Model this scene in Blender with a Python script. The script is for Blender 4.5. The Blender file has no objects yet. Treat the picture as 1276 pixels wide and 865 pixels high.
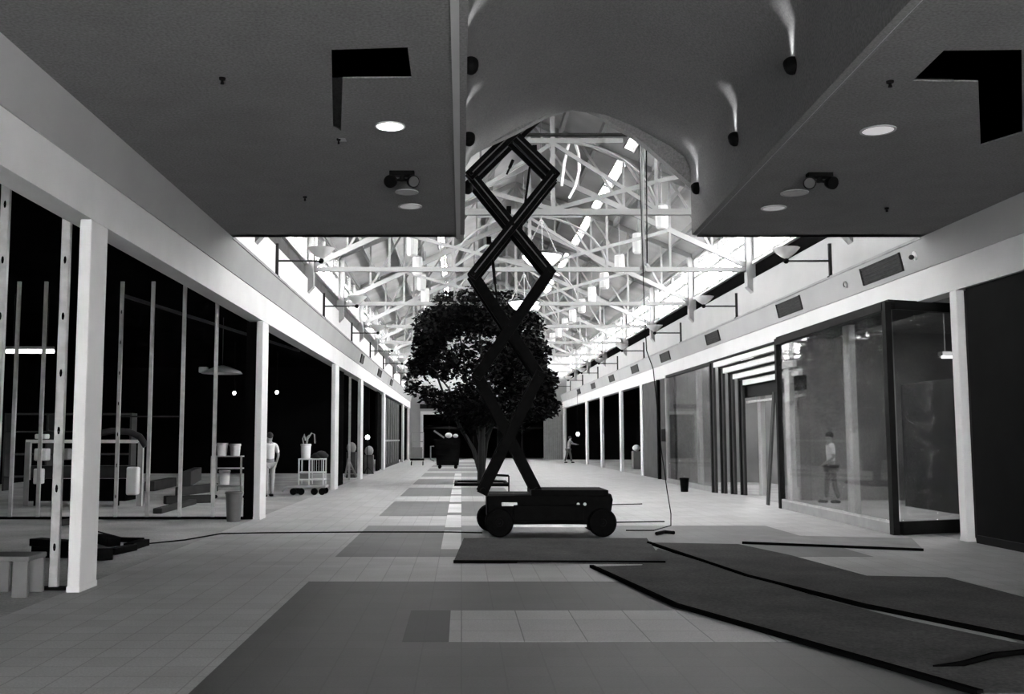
import bpy, bmesh, math, random
from mathutils import Vector, Matrix
from mathutils.geometry import tessellate_polygon
random.seed(7)
PI = math.pi
S = bpy.context.scene
C = S.collection

# ------------------------------------------------------------------ camera
F = 1240.0; PPX = 575.0; PPY = 432.5; EYE = 1.6
PITCH = math.atan2(547 - PPY, F)
cam_d = bpy.data.cameras.new('camera'); cam = bpy.data.objects.new('camera', cam_d); C.objects.link(cam)
cam_d.sensor_width = 36.0; cam_d.lens = F / 1276 * 36.0
cam_d.shift_x = (638 - PPX) / 1276.0
cam_d.clip_start = 0.05; cam_d.clip_end = 400
cam.location = (0, 0, EYE); cam.rotation_euler = (PI/2 + PITCH, 0, 0)
S.camera = cam
cp, sp = math.cos(PITCH), math.sin(PITCH)
def ray(px, py):
    u = (px - PPX) / F; v = (PPY - py) / F
    return Vector((u, cp - v*sp, sp + v*cp))
def U(px, py, X=None, Y=None, Z=None):
    d = ray(px, py)
    if X is not None: t = X / d.x
    elif Y is not None: t = Y / d.y
    else: t = (Z - EYE) / d.z
    return Vector((0, 0, EYE)) + d*t

# ------------------------------------------------------------------ materials
MATS = {}
def mat(name, g, rough=.7, var=.12, scale=3.0, bump=0.0, metal=0.0, emit=0.0, spec=.5, bscale=None, grain=0.0):
    m = bpy.data.materials.new(name); m.use_nodes = True
    nt = m.node_tree; b = nt.nodes['Principled BSDF']
    b.inputs['Roughness'].default_value = rough; b.inputs['Metallic'].default_value = metal
    b.inputs['Specular IOR Level'].default_value = spec
    tc = nt.nodes.new('ShaderNodeTexCoord')
    n = nt.nodes.new('ShaderNodeTexNoise'); n.inputs['Scale'].default_value = scale; n.inputs['Detail'].default_value = 6
    nt.links.new(tc.outputs['Object'], n.inputs['Vector'])
    r = nt.nodes.new('ShaderNodeMapRange')
    r.inputs['From Min'].default_value = .3; r.inputs['From Max'].default_value = .7
    r.inputs['To Min'].default_value = g*(1-var); r.inputs['To Max'].default_value = g*(1+var)
    nt.links.new(n.outputs['Fac'], r.inputs['Value'])
    cb = nt.nodes.new('ShaderNodeCombineColor')
    src = r.outputs[0]
    if grain:
        g2 = nt.nodes.new('ShaderNodeTexNoise'); g2.inputs['Scale'].default_value = 38; g2.inputs['Detail'].default_value = 3
        nt.links.new(tc.outputs['Object'], g2.inputs['Vector'])
        gr = nt.nodes.new('ShaderNodeMapRange'); gr.inputs['From Min'].default_value = .3; gr.inputs['From Max'].default_value = .7
        gr.inputs['To Min'].default_value = 1-grain; gr.inputs['To Max'].default_value = 1+grain
        nt.links.new(g2.outputs['Fac'], gr.inputs['Value'])
        mu = nt.nodes.new('ShaderNodeMath'); mu.operation = 'MULTIPLY'
        nt.links.new(src, mu.inputs[0]); nt.links.new(gr.outputs[0], mu.inputs[1]); src = mu.outputs[0]
    for k in range(3): nt.links.new(src, cb.inputs[k])
    nt.links.new(cb.outputs[0], b.inputs['Base Color'])
    if bump:
        n2 = nt.nodes.new('ShaderNodeTexNoise'); n2.inputs['Scale'].default_value = bscale or scale*6; n2.inputs['Detail'].default_value = 4
        nt.links.new(tc.outputs['Object'], n2.inputs['Vector'])
        bp = nt.nodes.new('ShaderNodeBump'); bp.inputs['Strength'].default_value = bump; bp.inputs['Distance'].default_value = .02
        nt.links.new(n2.outputs['Fac'], bp.inputs['Height']); nt.links.new(bp.outputs[0], b.inputs['Normal'])
    if emit:
        b.inputs['Emission Color'].default_value = (1, 1, 1, 1); b.inputs['Emission Strength'].default_value = emit
    MATS[name] = m; return m
def tilemat(name, g, tile=.3, var=.1, rough=.45, joint=.6):
    m = mat(name, g, rough, var, 1.2)
    nt = m.node_tree; b = nt.nodes['Principled BSDF']
    src = b.inputs['Base Color'].links[0].from_socket
    tc = [n for n in nt.nodes if n.type == 'TEX_COORD'][0]
    br = nt.nodes.new('ShaderNodeTexBrick'); br.offset = 0; br.squash = 1
    br.inputs['Scale'].default_value = 1.0
    br.inputs['Brick Width'].default_value = tile; br.inputs['Row Height'].default_value = tile
    br.inputs['Mortar Size'].default_value = .006; br.inputs['Mortar Smooth'].default_value = .3
    br.inputs['Color1'].default_value = (1, 1, 1, 1); br.inputs['Color2'].default_value = (.88, .88, .88, 1)
    br.inputs['Mortar'].default_value = (joint, joint, joint, 1)
    nt.links.new(tc.outputs['Object'], br.inputs['Vector'])
    n3 = nt.nodes.new('ShaderNodeTexNoise'); n3.inputs['Scale'].default_value = 60; n3.inputs['Detail'].default_value = 3
    nt.links.new(tc.outputs['Object'], n3.inputs['Vector'])
    mr = nt.nodes.new('ShaderNodeMapRange'); mr.inputs['From Min'].default_value = .3; mr.inputs['From Max'].default_value = .7
    mr.inputs['To Min'].default_value = .82; mr.inputs['To Max'].default_value = 1.15
    nt.links.new(n3.outputs['Fac'], mr.inputs['Value'])
    mx = nt.nodes.new('ShaderNodeMix'); mx.data_type = 'RGBA'; mx.blend_type = 'MULTIPLY'; mx.inputs['Factor'].default_value = 1
    nt.links.new(src, mx.inputs['A']); nt.links.new(br.outputs['Color'], mx.inputs['B'])
    m2 = nt.nodes.new('ShaderNodeMix'); m2.data_type = 'RGBA'; m2.blend_type = 'MULTIPLY'; m2.inputs['Factor'].default_value = 1
    nt.links.new(mx.outputs['Result'], m2.inputs['A']); nt.links.new(mr.outputs[0], m2.inputs['B'])
    nt.links.new(m2.outputs['Result'], b.inputs['Base Color'])
    return m
def glassmat(name, refl=.12, dust=.05, tint=.9):
    m = bpy.data.materials.new(name); m.use_nodes = True; nt = m.node_tree
    nt.nodes.remove(nt.nodes['Principled BSDF']); out = nt.nodes['Material Output']
    t = nt.nodes.new('ShaderNodeBsdfTransparent'); t.inputs[0].default_value = (tint, tint, tint, 1)
    g = nt.nodes.new('ShaderNodeBsdfGlossy'); g.inputs['Roughness'].default_value = .03
    d = nt.nodes.new('ShaderNodeBsdfDiffuse'); d.inputs[0].default_value = (.7, .7, .7, 1)
    tc = nt.nodes.new('ShaderNodeTexCoord'); n = nt.nodes.new('ShaderNodeTexNoise'); n.inputs['Scale'].default_value = 1.4; n.inputs['Detail'].default_value = 5
    nt.links.new(tc.outputs['Object'], n.inputs['Vector'])
    mr = nt.nodes.new('ShaderNodeMapRange'); mr.inputs['From Min'].default_value = .35; mr.inputs['From Max'].default_value = .7
    mr.inputs['To Min'].default_value = dust*.3; mr.inputs['To Max'].default_value = dust*2
    nt.links.new(n.outputs['Fac'], mr.inputs['Value'])
    lw = nt.nodes.new('ShaderNodeFresnel'); lw.inputs[0].default_value = 1.5
    ml = nt.nodes.new('ShaderNodeMath'); ml.operation = 'MULTIPLY'; ml.inputs[1].default_value = refl/.04*.5; ml.use_clamp = True
    nt.links.new(lw.outputs[0], ml.inputs[0])
    a = nt.nodes.new('ShaderNodeMixShader'); nt.links.new(ml.outputs[0], a.inputs[0]); nt.links.new(t.outputs[0], a.inputs[1]); nt.links.new(g.outputs[0], a.inputs[2])
    c = nt.nodes.new('ShaderNodeMixShader'); nt.links.new(mr.outputs[0], c.inputs[0]); nt.links.new(a.outputs[0], c.inputs[1]); nt.links.new(d.outputs[0], c.inputs[2])
    nt.links.new(c.outputs[0], out.inputs[0]); MATS[name] = m; return m
def translucent(name, g=.8, emit=0):
    m = bpy.data.materials.new(name); m.use_nodes = True; nt = m.node_tree
    nt.nodes.remove(nt.nodes['Principled BSDF']); out = nt.nodes['Material Output']
    d = nt.nodes.new('ShaderNodeBsdfDiffuse'); t = nt.nodes.new('ShaderNodeBsdfTranslucent')
    tc = nt.nodes.new('ShaderNodeTexCoord'); n = nt.nodes.new('ShaderNodeTexNoise'); n.inputs['Scale'].default_value = 5
    nt.links.new(tc.outputs['Object'], n.inputs['Vector'])
    mr = nt.nodes.new('ShaderNodeMapRange'); mr.inputs['To Min'].default_value = g*.95; mr.inputs['To Max'].default_value = min(1, g*1.05)
    nt.links.new(n.outputs['Fac'], mr.inputs['Value']); cb = nt.nodes.new('ShaderNodeCombineColor')
    for k in range(3): nt.links.new(mr.outputs[0], cb.inputs[k])
    nt.links.new(cb.outputs[0], d.inputs[0]); nt.links.new(cb.outputs[0], t.inputs[0])
    a = nt.nodes.new('ShaderNodeMixShader'); a.inputs[0].default_value = .5
    nt.links.new(d.outputs[0], a.inputs[1]); nt.links.new(t.outputs[0], a.inputs[2])
    last = a
    if emit:
        e = nt.nodes.new('ShaderNodeEmission'); e.inputs[1].default_value = emit
        ad = nt.nodes.new('ShaderNodeAddShader'); nt.links.new(a.outputs[0], ad.inputs[0]); nt.links.new(e.outputs[0], ad.inputs[1]); last = ad
    nt.links.new(last.outputs[0], out.inputs[0]); MATS[name] = m; return m

tile_l = tilemat('light_floor_tile', .52, .3)
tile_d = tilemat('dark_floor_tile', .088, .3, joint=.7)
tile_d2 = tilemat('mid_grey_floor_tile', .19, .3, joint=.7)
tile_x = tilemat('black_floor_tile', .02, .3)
tile_w = tilemat('pale_strip_tile', .4, .5, joint=.35)
tile_glare = tilemat('white_strip_tile', .72, .5, joint=.5)  # pale tile with skylight glare put into its white
concrete = mat('concrete', .4, .9, .25, .8, .2, grain=.2)
plaster = mat('ceiling_plaster', .115, .9, .08, 2.0, .15, bscale=80, grain=.28)
vaultm = mat('vault_plaster', .14, .9, .06, 1.0, grain=.25)
white = mat('white_paint', .82, .6, .04, 1.5)
colm = mat('column_paint', .68, .6, .05, 1.5)
headm = mat('header_paint', .58, .6, .05, 1.0)
fasc = mat('fascia_paint', .33, .7, .06, 1.0)
fasc2 = mat('wall_board', .42, .8, .05, 1.0)
greyband = mat('grey_board', .3, .8, .15, 2.0)
blackish = mat('unfinished_dark', .004, .95, .4, .7, spec=.0)  # black stands in for unlit shop interiors; also plain dark parts
darkpanel = mat('dark_panel', .006, .6, .3, 1.0, spec=.02)
darkgrey = mat('dark_grey_board', .03, .8, .25, 1.5, spec=.1)
greywall = mat('grey_gypsum', .22, .85, .2, .9)
steel = mat('galvanised_steel', .5, .45, .2, 5.0, metal=.3)
trussm = mat('painted_truss', .22, .6, .06, 3)
roofm = mat('roof_deck', .46, .9, .2, .6)
black = mat('black_metal', .004, .6, .3, 6, spec=.02)
liftm = mat('lift_paint', .0035, .6, .4, 8, spec=.02)
liftedge = mat('lift_edge', .07, .5, .2, 8)
rubber = mat('rubber', .004, .8, .3, 10, spec=.02)
sheet = mat('floor_sheet', .085, .9, .2, 1.5, .2, spec=.1, grain=.3)
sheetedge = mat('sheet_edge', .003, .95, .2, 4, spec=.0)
wood = mat('timber', .04, .8, .3, 3)
leafm = mat('leaf', .006, .7, .6, 2, spec=.02)
barkm = mat('bark', .008, .9, .3, 8, .3)
ventm = mat('grille_metal', .03, .6, .2, 10, spec=.1)
framem = mat('dark_frame', .01, .5, .2, 4, spec=.05)
boardg = mat('board_grey', .06, .8, .15, 2.0, spec=.1)
bucketg = mat('bucket_grey', .1, .6, .15, 4)
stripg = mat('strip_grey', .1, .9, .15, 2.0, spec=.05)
fluted = mat('fluted_panel', .24, .6, .15, 5)
cloth_w = mat('white_cloth', .78, .9, .06, 9)
cloth_p = mat('pale_trousers', .4, .9, .1, 9)
cloth_d = mat('dark_trousers', .06, .9, .1, 9)
skin = mat('skin', .3, .6, .05, 9)
hairm = mat('hair', .02, .8, .2, 20)
plasticw = mat('white_plastic', .75, .4, .05, 4)
plasticg = mat('grey_plastic', .3, .5, .1, 4)
cardb = mat('carton', .14, .9, .1, 4)
stripe = mat('pale_stripe', .7, .5, .05, 3)
lampon = mat('lit_lamp', .9, .5, 0, 3, emit=8)
tubeon = mat('lit_tube', .9, .5, 0, 3, emit=7)
bulbon = mat('lit_bulb', .9, .5, 0, 3, emit=14)
lampdim = mat('unlit_lens', .5, .3, .1, 8)
glass = glassmat('shop_glass', .035, .018)
cglass = glassmat('clerestory_glass', .05, .02, .97)
milk = translucent('opal_glass', .6, .12)
milkb = translucent('bowl_glass', .95, 2.0)
shadew = translucent('white_shade', .9)

# ------------------------------------------------------------------ mesh helpers
OFF = {}
class MB:
    def __init__(s): s.v = []; s.f = []
    def add(s, vs, fs):
        k = len(s.v); s.v += [Vector(v) for v in vs]; s.f += [[i+k for i in f] for f in fs]; return s
    def box(s, a, b):
        x0, y0, z0 = a; x1, y1, z1 = b
        if x0 > x1: x0, x1 = x1, x0
        if y0 > y1: y0, y1 = y1, y0
        if z0 > z1: z0, z1 = z1, z0
        return s.add([(x0,y0,z0),(x1,y0,z0),(x1,y1,z0),(x0,y1,z0),(x0,y0,z1),(x1,y0,z1),(x1,y1,z1),(x0,y1,z1)],
                     [(3,2,1,0),(4,5,6,7),(0,1,5,4),(1,2,6,5),(2,3,7,6),(3,0,4,7)])
    def bar(s, p, q, w, h=None, up=(0,0,1)):
        p = Vector(p); q = Vector(q); h = h or w; d = (q-p).normalized(); up = Vector(up)
        if abs(d.dot(up)) > .98: up = Vector((0,1,0))
        a = d.cross(up).normalized()*w/2; b = a.cross(d).normalized()*h/2
        vs = [p-a-b, p+a-b, p+a+b, p-a+b, q-a-b, q+a-b, q+a+b, q-a+b]
        return s.add(vs, [(0,1,2,3),(7,6,5,4),(0,4,5,1),(1,5,6,2),(2,6,7,3),(3,7,4,0)])
    def tube(s, pts, r, n=8, cap=True):
        pts = [Vector(p) for p in pts]; m = len(pts)
        rs = r if isinstance(r, (list, tuple)) else [r]*m
        rings = []; ref = None
        for i, p in enumerate(pts):
            d = (pts[min(i+1, m-1)] - pts[max(i-1, 0)]).normalized()
            if ref is None: ref = Vector((0,0,1)) if abs(d.z) < .9 else Vector((1,0,0))
            a = d.cross(ref).normalized(); b = a.cross(d).normalized(); ref = b
            rings.append([p + (a*math.cos(2*PI*k/n) + b*math.sin(2*PI*k/n))*rs[i] for k in range(n)])
        vs = [v for r_ in rings for v in r_]; fs = []
        for i in range(m-1):
            for k in range(n):
                fs.append((i*n+k, i*n+(k+1)%n, (i+1)*n+(k+1)%n, (i+1)*n+k))
        if cap: fs.append(tuple(range(n-1, -1, -1))); fs.append(tuple((m-1)*n+k for k in range(n)))
        return s.add(vs, fs)
    def lathe(s, c, prof, n=20, axis=(0,0,1), caps=True):
        c = Vector(c); ax = Vector(axis).normalized(); q = Vector((0,0,1)).rotation_difference(ax)
        vs = []
        for (r, z) in prof:
            for k in range(n):
                vs.append(c + q @ Vector((r*math.cos(2*PI*k/n), r*math.sin(2*PI*k/n), z)))
        fs = []
        for i in range(len(prof)-1):
            for k in range(n): fs.append((i*n+k, i*n+(k+1)%n, (i+1)*n+(k+1)%n, (i+1)*n+k))
        if caps:
            fs.append(tuple(range(n-1, -1, -1))); m = (len(prof)-1)*n; fs.append(tuple(m+k for k in range(n)))
        return s.add(vs, fs)
    def ball(s, c, r, n=12, sc=(1,1,1)):
        c = Vector(c); m = n//2 + 1
        prof = [(max(1e-4, math.sin(PI*i/m)), -math.cos(PI*i/m)) for i in range(m+1)]
        t = MB().lathe((0,0,0), prof, n)
        return s.add([c + Vector((v.x*sc[0], v.y*sc[1], v.z*sc[2]))*r for v in t.v], t.f)
    def prism(s, poly, h, ax='z', holes=None):
        """poly: list of 3-D points in a plane, extruded by vector h"""
        loops = [[Vector(p) for p in poly]] + [[Vector(p) for p in hh] for hh in (holes or [])]
        flat = [p for l in loops for p in l]; tris = tessellate_polygon(loops)
        h = Vector(h); k = len(flat)
        vs = flat + [p + h for p in flat]
        fs = [tuple(t) for t in tris] + [tuple(i+k for i in reversed(t)) for t in tris]
        o = 0
        for l in loops:
            n = len(l)
            for i in range(n): fs.append((o+i, o+(i+1)%n, o+(i+1)%n+k, o+i+k))
            o += n
        return s.add(vs, fs)
    def build(s, name, m, parent=None, bevel=0, smooth=False, origin=None):
        off = Vector((0,0,0))
        if parent is not None: off = OFF[parent.name]
        elif origin is not None: off = Vector(origin)
        me = bpy.data.meshes.new(name)
        me.from_pydata([tuple(v-off) for v in s.v], [], s.f); me.update()
        b = bmesh.new(); b.from_mesh(me); bmesh.ops.recalc_face_normals(b, faces=b.faces); b.to_mesh(me); b.free()
        o = bpy.data.objects.new(name, me); C.objects.link(o); me.materials.append(m)
        if parent is not None: o.parent = parent
        else: o.location = off
        OFF[o.name] = off
        if smooth:
            for p in me.polygons: p.use_smooth = True
            mod = o.modifiers.new('edge', 'EDGE_SPLIT'); mod.split_angle = math.radians(40)
        if bevel:
            mod = o.modifiers.new('bevel', 'BEVEL'); mod.width = bevel; mod.segments = 2; mod.limit_method = 'ANGLE'
        return o
def tag(o, label, cat, group=None):
    o['label'] = label; o['category'] = cat
    if group: o['group'] = group
    return o
def thing(name, label, cat, loc=(0,0,0), group=None):
    o = bpy.data.objects.new(name, None); C.objects.link(o); o.location = loc; o.empty_display_size = .1
    OFF[o.name] = Vector(loc); return tag(o, label, cat, group)
def struct(name, mb, m, **k):
    o = mb.build(name, m, **k); o['kind'] = 'structure'; return o
def copy_tree(o, loc, label, group=None):
    def rec(a, par):
        c = a.copy(); C.objects.link(c)
        if par is not None: c.parent = par
        for ch in a.children: rec(ch, c)
        return c
    kids = list(o.children)
    c = o.copy(); C.objects.link(c); c.location = loc; OFF[c.name] = Vector(loc)
    c['label'] = label
    if group: c['group'] = group
    for ch in kids: rec(ch, c)
    return c
NTH = ['first', 'second', 'third', 'fourth', 'fifth', 'sixth', 'seventh', 'eighth', 'ninth', 'tenth', 'eleventh', 'twelfth', 'thirteenth', 'fourteenth', 'fifteenth']

# ------------------------------------------------------------------ dimensions
XL, XR, XC = -4.0, 7.9, 1.95
YA, YE = 16.6, 78.0          # near end of the skylit hall, end wall
YB = -5.0                    # where the near hall starts, behind the camera
ZH0, ZH1, ZC = 3.97, 4.48, 5.0
WL, WR = -4.35, 8.25         # upper walls
ZS0, ZS1, ZW, ZRG = 6.12, 6.56, 8.05, 10.9
BAYS = [YA] + [20.8 + 7.2*k for k in range(8)] + [YE]

# ------------------------------------------------------------------ floors
struct('floor', MB().box((XL-.15, YB, -.1), (XR+.05, YE+.3, 0)), tile_l)
struct('floor.003', MB().box((WL-.3, YE+.3, -.1), (WR+.3, YE+6, -.002)), boardg if False else concrete)
struct('floor.001', MB().box((-17, YB, -.12), (XL-.15, YE+6, -.01)), concrete)
struct('floor.002', MB().box((XR+.05, YB, -.12), (16, YE+6, -.004)), concrete)
n = 1
def trim(mb, m):
    global n
    o = struct('trim_%d' % n, mb, m); n += 1; return o
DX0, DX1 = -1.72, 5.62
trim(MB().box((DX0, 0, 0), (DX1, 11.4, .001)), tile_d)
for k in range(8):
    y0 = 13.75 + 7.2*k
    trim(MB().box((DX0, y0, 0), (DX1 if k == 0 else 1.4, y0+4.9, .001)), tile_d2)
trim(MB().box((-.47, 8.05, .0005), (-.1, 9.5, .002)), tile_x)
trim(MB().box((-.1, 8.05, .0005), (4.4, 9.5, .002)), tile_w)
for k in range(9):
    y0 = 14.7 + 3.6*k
    trim(MB().box((-.3, y0, .0005), (0.0, y0+2.9, .002)), tile_glare)  # light tile row, whitened to carry the glare lying on it

# ------------------------------------------------------------------ storefront headers, fascias, upper walls
for side, (x, s, W) in (('left', (XL, -1, WL)), ('right', (XR, 1, WR))):
    struct('wall_%s_header' % side, MB().box((x, YB, ZH0), (x+s*.3, YE, ZH1)), headm if s > 0 else colm)
    xi = x - s*.13
    top = 5.0
    poly = [(x-s*.02, YB, ZH1), (xi, YB, top), (W+s*.2, YB, top), (W+s*.2, YB, ZH1)]
    struct('wall_%s_fascia' % side, MB().prism(poly, (0, YE-YB, 0)), fasc)
    trim(MB().box((xi-s*.015, YA, top-.03), (xi+s*.05, YE, top+.02)), greyband)
    struct('wall_%s_upper' % side, MB().box((W, YA, ZC), (W+s*.2, YE, ZS0)), fasc2 if s > 0 else white)
    struct('wall_%s_strip' % side, MB().box((W+s*.08, YA, ZS0), (W+s*.2, YE, ZS1)), blackish if s > 0 else stripg)  # dark tone stands in for shade in the recessed band
    # sill and eave
    trim(MB().box((W-s*.02, YA, ZS1-.03), (W+s*.22, YE, ZS1+.05)), white)
    trim(MB().box((W-s*.02, YA, ZW-.06), (W+s*.22, YE, ZW+.12)), trussm)

# clerestory windows
wn = 1
for side, (W, s) in (('left', (WL, -1)), ('right', (WR, 1))):
    for a, b in zip(BAYS[:-1], BAYS[1:]):
        m = MB(); x0, x1 = W+s*.02, W+s*.12
        z0, z1 = ZS1+.05, ZW-.06
        m.box((x0, a+.14, z0), (x1, a+.22, z1)); m.box((x0, b-.22, z0), (x1, b-.14, z1))
        m.box((x0, a+.22, z0), (x1, b-.22, z0+.06)); m.box((x0, a+.22, z1-.06), (x1, b-.22, z1))
        nn = 4 if b-a > 5 else 3
        for i in range(1, nn):
            yy = a + (b-a)*i/nn; w = .05 if i == nn//2 else .025
            m.box((x0, yy-w, z0+.06), (x1, yy+w, z1-.06))
        m.box((x0, a+.22, (z0+z1)/2-.02), (x1, b-.22, (z0+z1)/2+.02))
        o = struct('window_%d' % wn, m, trussm); wn += 1
        MB().box((W+s*.06, a+.22, z0+.05), (W+s*.072, b-.22, z1-.05)).build('pane', cglass, o)
# bearing piers between the strips
for side, (W, s) in (('left', (WL, -1)), ('right', (WR, 1))):
    for i, y in enumerate(BAYS[1:-1]):
        m = MB().prism([(W-s*.16, y-.14, 5.9), (W-s*.16, y-.14, ZW), (W+s*.2, y-.14, ZW), (W+s*.2, y-.14, 5.5)], (0, .28, 0))
        trim(m, fasc)

# roof with a strip of skylights in each slope
def roofz(x): return ZW + .1 + (ZRG - ZW - .1) * (1 - abs(x-XC)/(WR+.2-XC))
for side, s in (('left', -1), ('right', 1)):
    xe = XC + s*(WR+.5-XC); a0, a1 = XC + s*2.95, XC + s*2.6
    def slab(xa, xb, ya, yb):
        pts = [(xa, ya, roofz(xa)), (xb, ya, roofz(xb)), (xb, ya, roofz(xb)+.2), (xa, ya, roofz(xa)+.2)]
        return MB().prism(pts, (0, yb-ya, 0))
    struct('ceiling_%s_lower' % side, slab(xe, a0, YA, YE), roofm)
    struct('ceiling_%s_upper' % side, slab(a1, XC, YA, YE), roofm)
    fill = MB()
    for a, b in zip(BAYS[:-1], BAYS[1:]):
        q = slab(a0, a1, a-.01, a+.55); fill.add(q.v, q.f); q = slab(a0, a1, b-.55, b+.01); fill.add(q.v, q.f)
        mid = (a+b)/2; q = slab(a0, a1, mid-.12, mid+.12); fill.add(q.v, q.f)
        fr = MB()
        for xx in (a0, a1):
            sx = 1 if xx < (a0+a1)/2 else -1
            fr.box((xx, a+.55, roofz(xx)-.03), (xx+sx*.05, b-.55, roofz(xx)+.16))
        o = struct('window_%d' % wn, fr, trussm); wn += 1
        z = .1
        MB().prism([(a0, a+.55, roofz(a0)+z), (a1, a+.55, roofz(a1)+z), (a1, a+.55, roofz(a1)+z+.012), (a0, a+.55, roofz(a0)+z+.012)], (0, b-a-1.1, 0)).build('pane', cglass, o)
    struct('ceiling_%s_rib' % side, fill, roofm)
    for t in (.9, 1.9, 3.55, 4.5, 5.5):
        x = XC + s*t; trim(MB().box((x-.05, YA+.1, roofz(x)-.2 ), (x+.05, YE, roofz(x)-.02)), trussm)

# gable above the near ceiling, with the mouth of the vault
def P3(px, py, Y=YA): 
    v = U(px, py, Y=Y); return (v.x, Y, v.z)
arch_px = [(868, 293), (866, 241), (850, 227), (835, 214), (820, 201), (804, 187), (783, 171), (762, 160), (745, 147), (731, 141), (713, 138), (695, 143), (679, 149), (644, 168), (609, 184), (590, 193), (572, 202), (570, 293)]
arch = [P3(*p) for p in arch_px]
arch[0] = (arch[0][0], YA, ZC); arch[-1] = (arch[-1][0], YA, ZC)
gable = [(WR+.2, YA, ZC)] + arch + [(WL-.2, YA, ZC), (WL-.2, YA, ZW+.1), (XC, YA, ZRG), (WR+.2, YA, ZW+.1)]
struct('wall_front_gable', MB().prism([(x, y-.22, z) for x, y, z in gable], (0, .2, 0)), vaultm)
t = thing('wall_strip_lamp', 'thin white vertical strip lamp beside the right foot of the vault', 'light', (arch[1][0]-.05, YA-.3, 5.8))
MB().box((arch[1][0]-.06, YA-.3, 5.76), (arch[1][0]-.03, YA-.22, 6.2)).build('tube', tubeon, t)  # glowing strip put in for a bright slit of light
MB().box((arch[1][0]-.03, YA-.3, 5.74), (arch[1][0]-.0, YA-.22, 6.22)).build('housing', plasticw, t)
# the vault: a shell running back over the camera, right edge drawn in a little
vs = []; fs = []
vp = [(arch[0][0], ZC), (arch[0][0], 5.6), (arch[0][0]-.01, 6.15), (arch[0][0]-.12, 6.4), (arch[0][0]-.4, 6.62), (3.0, 6.95), (2.5, 7.16), (XC, 7.28), (1.4, 7.16), (.9, 6.95), (.35, 6.62), (.07, 6.4), (arch[-1][0]+.01, 6.15), (arch[-1][0], 5.6), (arch[-1][0], ZC)]
K = len(vp); YV = [YA-.2, 12.0, 8.0, 3.0, YB]
def skew(x, y): return x - max(0, x-.5)/3.4 * .30 * min(1.6, (YA-y)/7.6) if x > .5 else x
for y in YV:
    for (x, z) in vp: vs.append((skew(x, y), y, z))
for i in range(len(YV)-1):
    for k in range(K-1): fs.append((i*K+k, i*K+k+1, (i+1)*K+k+1, (i+1)*K+k))
m = MB().add(vs, fs)
o = struct('ceiling_vault', m, vaultm)
sd = o.modifiers.new('solid', 'SOLIDIFY'); sd.thickness = .12; sd.offset = -1
for p in o.data.polygons: p.use_smooth = True
ml = o.modifiers.new('edge', 'EDGE_SPLIT'); ml.split_angle = math.radians(35)
xa_l = arch[-1][0]; xa_r = arch[0][0]

# flat ceilings with their L-shaped openings
hole_l = [U(*p, Z=ZC) for p in [(413,62),(508,59),(513,97),(427,98),(425,163),(415,158)]]
hole_r = [U(*p, Z=ZC) for p in [(1176,63),(1273,62),(1274,165),(1222,181),(1219,102),(1137,101)]]
out_l = [(XL+.13, YB, ZC), (xa_l, YB, ZC), (xa_l, YA, ZC), (XL+.13, YA, ZC)]
out_r = [(skew(xa_r, YB), YB, ZC), (skew(xa_r, YB), 3.0, ZC), (skew(xa_r, 8), 8, ZC), (skew(xa_r, 12), 12, ZC), (xa_r, YA, ZC), (XR-.13, YA, ZC), (XR-.13, YB, ZC)]
struct('ceiling_left', MB().prism(out_l, (0,0,.015), holes=[hole_l]), plaster)
struct('ceiling_right', MB().prism(out_r, (0,0,.015), holes=[hole_r]), plaster)
trim(MB().box((xa_l-.02, YB, ZC-.03), (xa_l+.05, YA+.02, ZC+.1)), fasc)
for dx, z in ((-.03, ZC+.02), (-.05, ZC+.22)):
    trim(MB().tube([(skew(xa_r, YB)+dx, YB, z), (skew(xa_r, 3)+dx, 3, z), (skew(xa_r, 8)+dx, 8, z), (skew(xa_r, 12)+dx, 12, z), (xa_r+dx, YA, z)], .025, 4), fasc)
pt = MB()
pv = [U(420, 160, Z=ZC), U(423, 176, Z=ZC)]
trim(MB().box((pv[0].x-.03, pv[1].y+.0, ZC-.005), (pv[0].x+.05, pv[0].y+.35, ZC)), greyband)

struct('ceiling_near_lid', MB().box((XL-.8, YB, 7.7), (XR+.8, YA-.2, 7.85)), blackish)  # unseen lid and attic walls, added to keep sky light out
struct('wall_near_attic_left', MB().box((WL-.25, YB, ZC), (WL-.1, YA-.2, 7.7)), blackish)
struct('wall_near_attic_right', MB().box((WR+.1, YB, ZC), (WR+.25, YA-.2, 7.7)), blackish)
# end wall and far opening
m = MB(); m.box((WL-.2, YE, 0), (-3.0, YE+.3, 3.55)); m.box((6.45, YE, 0), (WR+.2, YE+.3, 3.55))
m.prism([(WL-.2, YE, 3.55), (WR+.2, YE, 3.55), (WR+.2, YE, ZW+.1), (XC, YE, ZRG), (WL-.2, YE, ZW+.1)], (0, .3, 0))
struct('wall_end', m, fasc)
struct('wall_end_side', MB().box((WL-.3, YE+.3, 0), (WL-.1, YE+6, 4)), blackish)
struct('wall_end_side_right', MB().box((WR+.1, YE+.3, 0), (WR+.3, YE+6, 4)), blackish)
struct('wall_end_back', MB().box((WL-.2, YE+5.8, 0), (WR+.2, YE+6, 4.2)), blackish)
struct('ceiling_end', MB().box((WL-.2, YE+.3, 3.9), (WR+.2, YE+6, 4.1)), blackish)
trim(MB().box((-3.2, YE-.15, 3.5), (6.6, YE, 3.75)), stripe)
trim(MB().box((-3.25, YE-.2, 3.95), (-1.4, YE, 4.3)), framem)
trim(MB().box((-3.2, YE-.15, 0), (-3.0, YE, 3.5)), stripe)
m = MB()
for k in range(9): m.box((6.45+k*.16, YE-.1, 0), (6.45+k*.16+.11, YE, 3.5))
trim(m, fluted)
m = MB()
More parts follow.
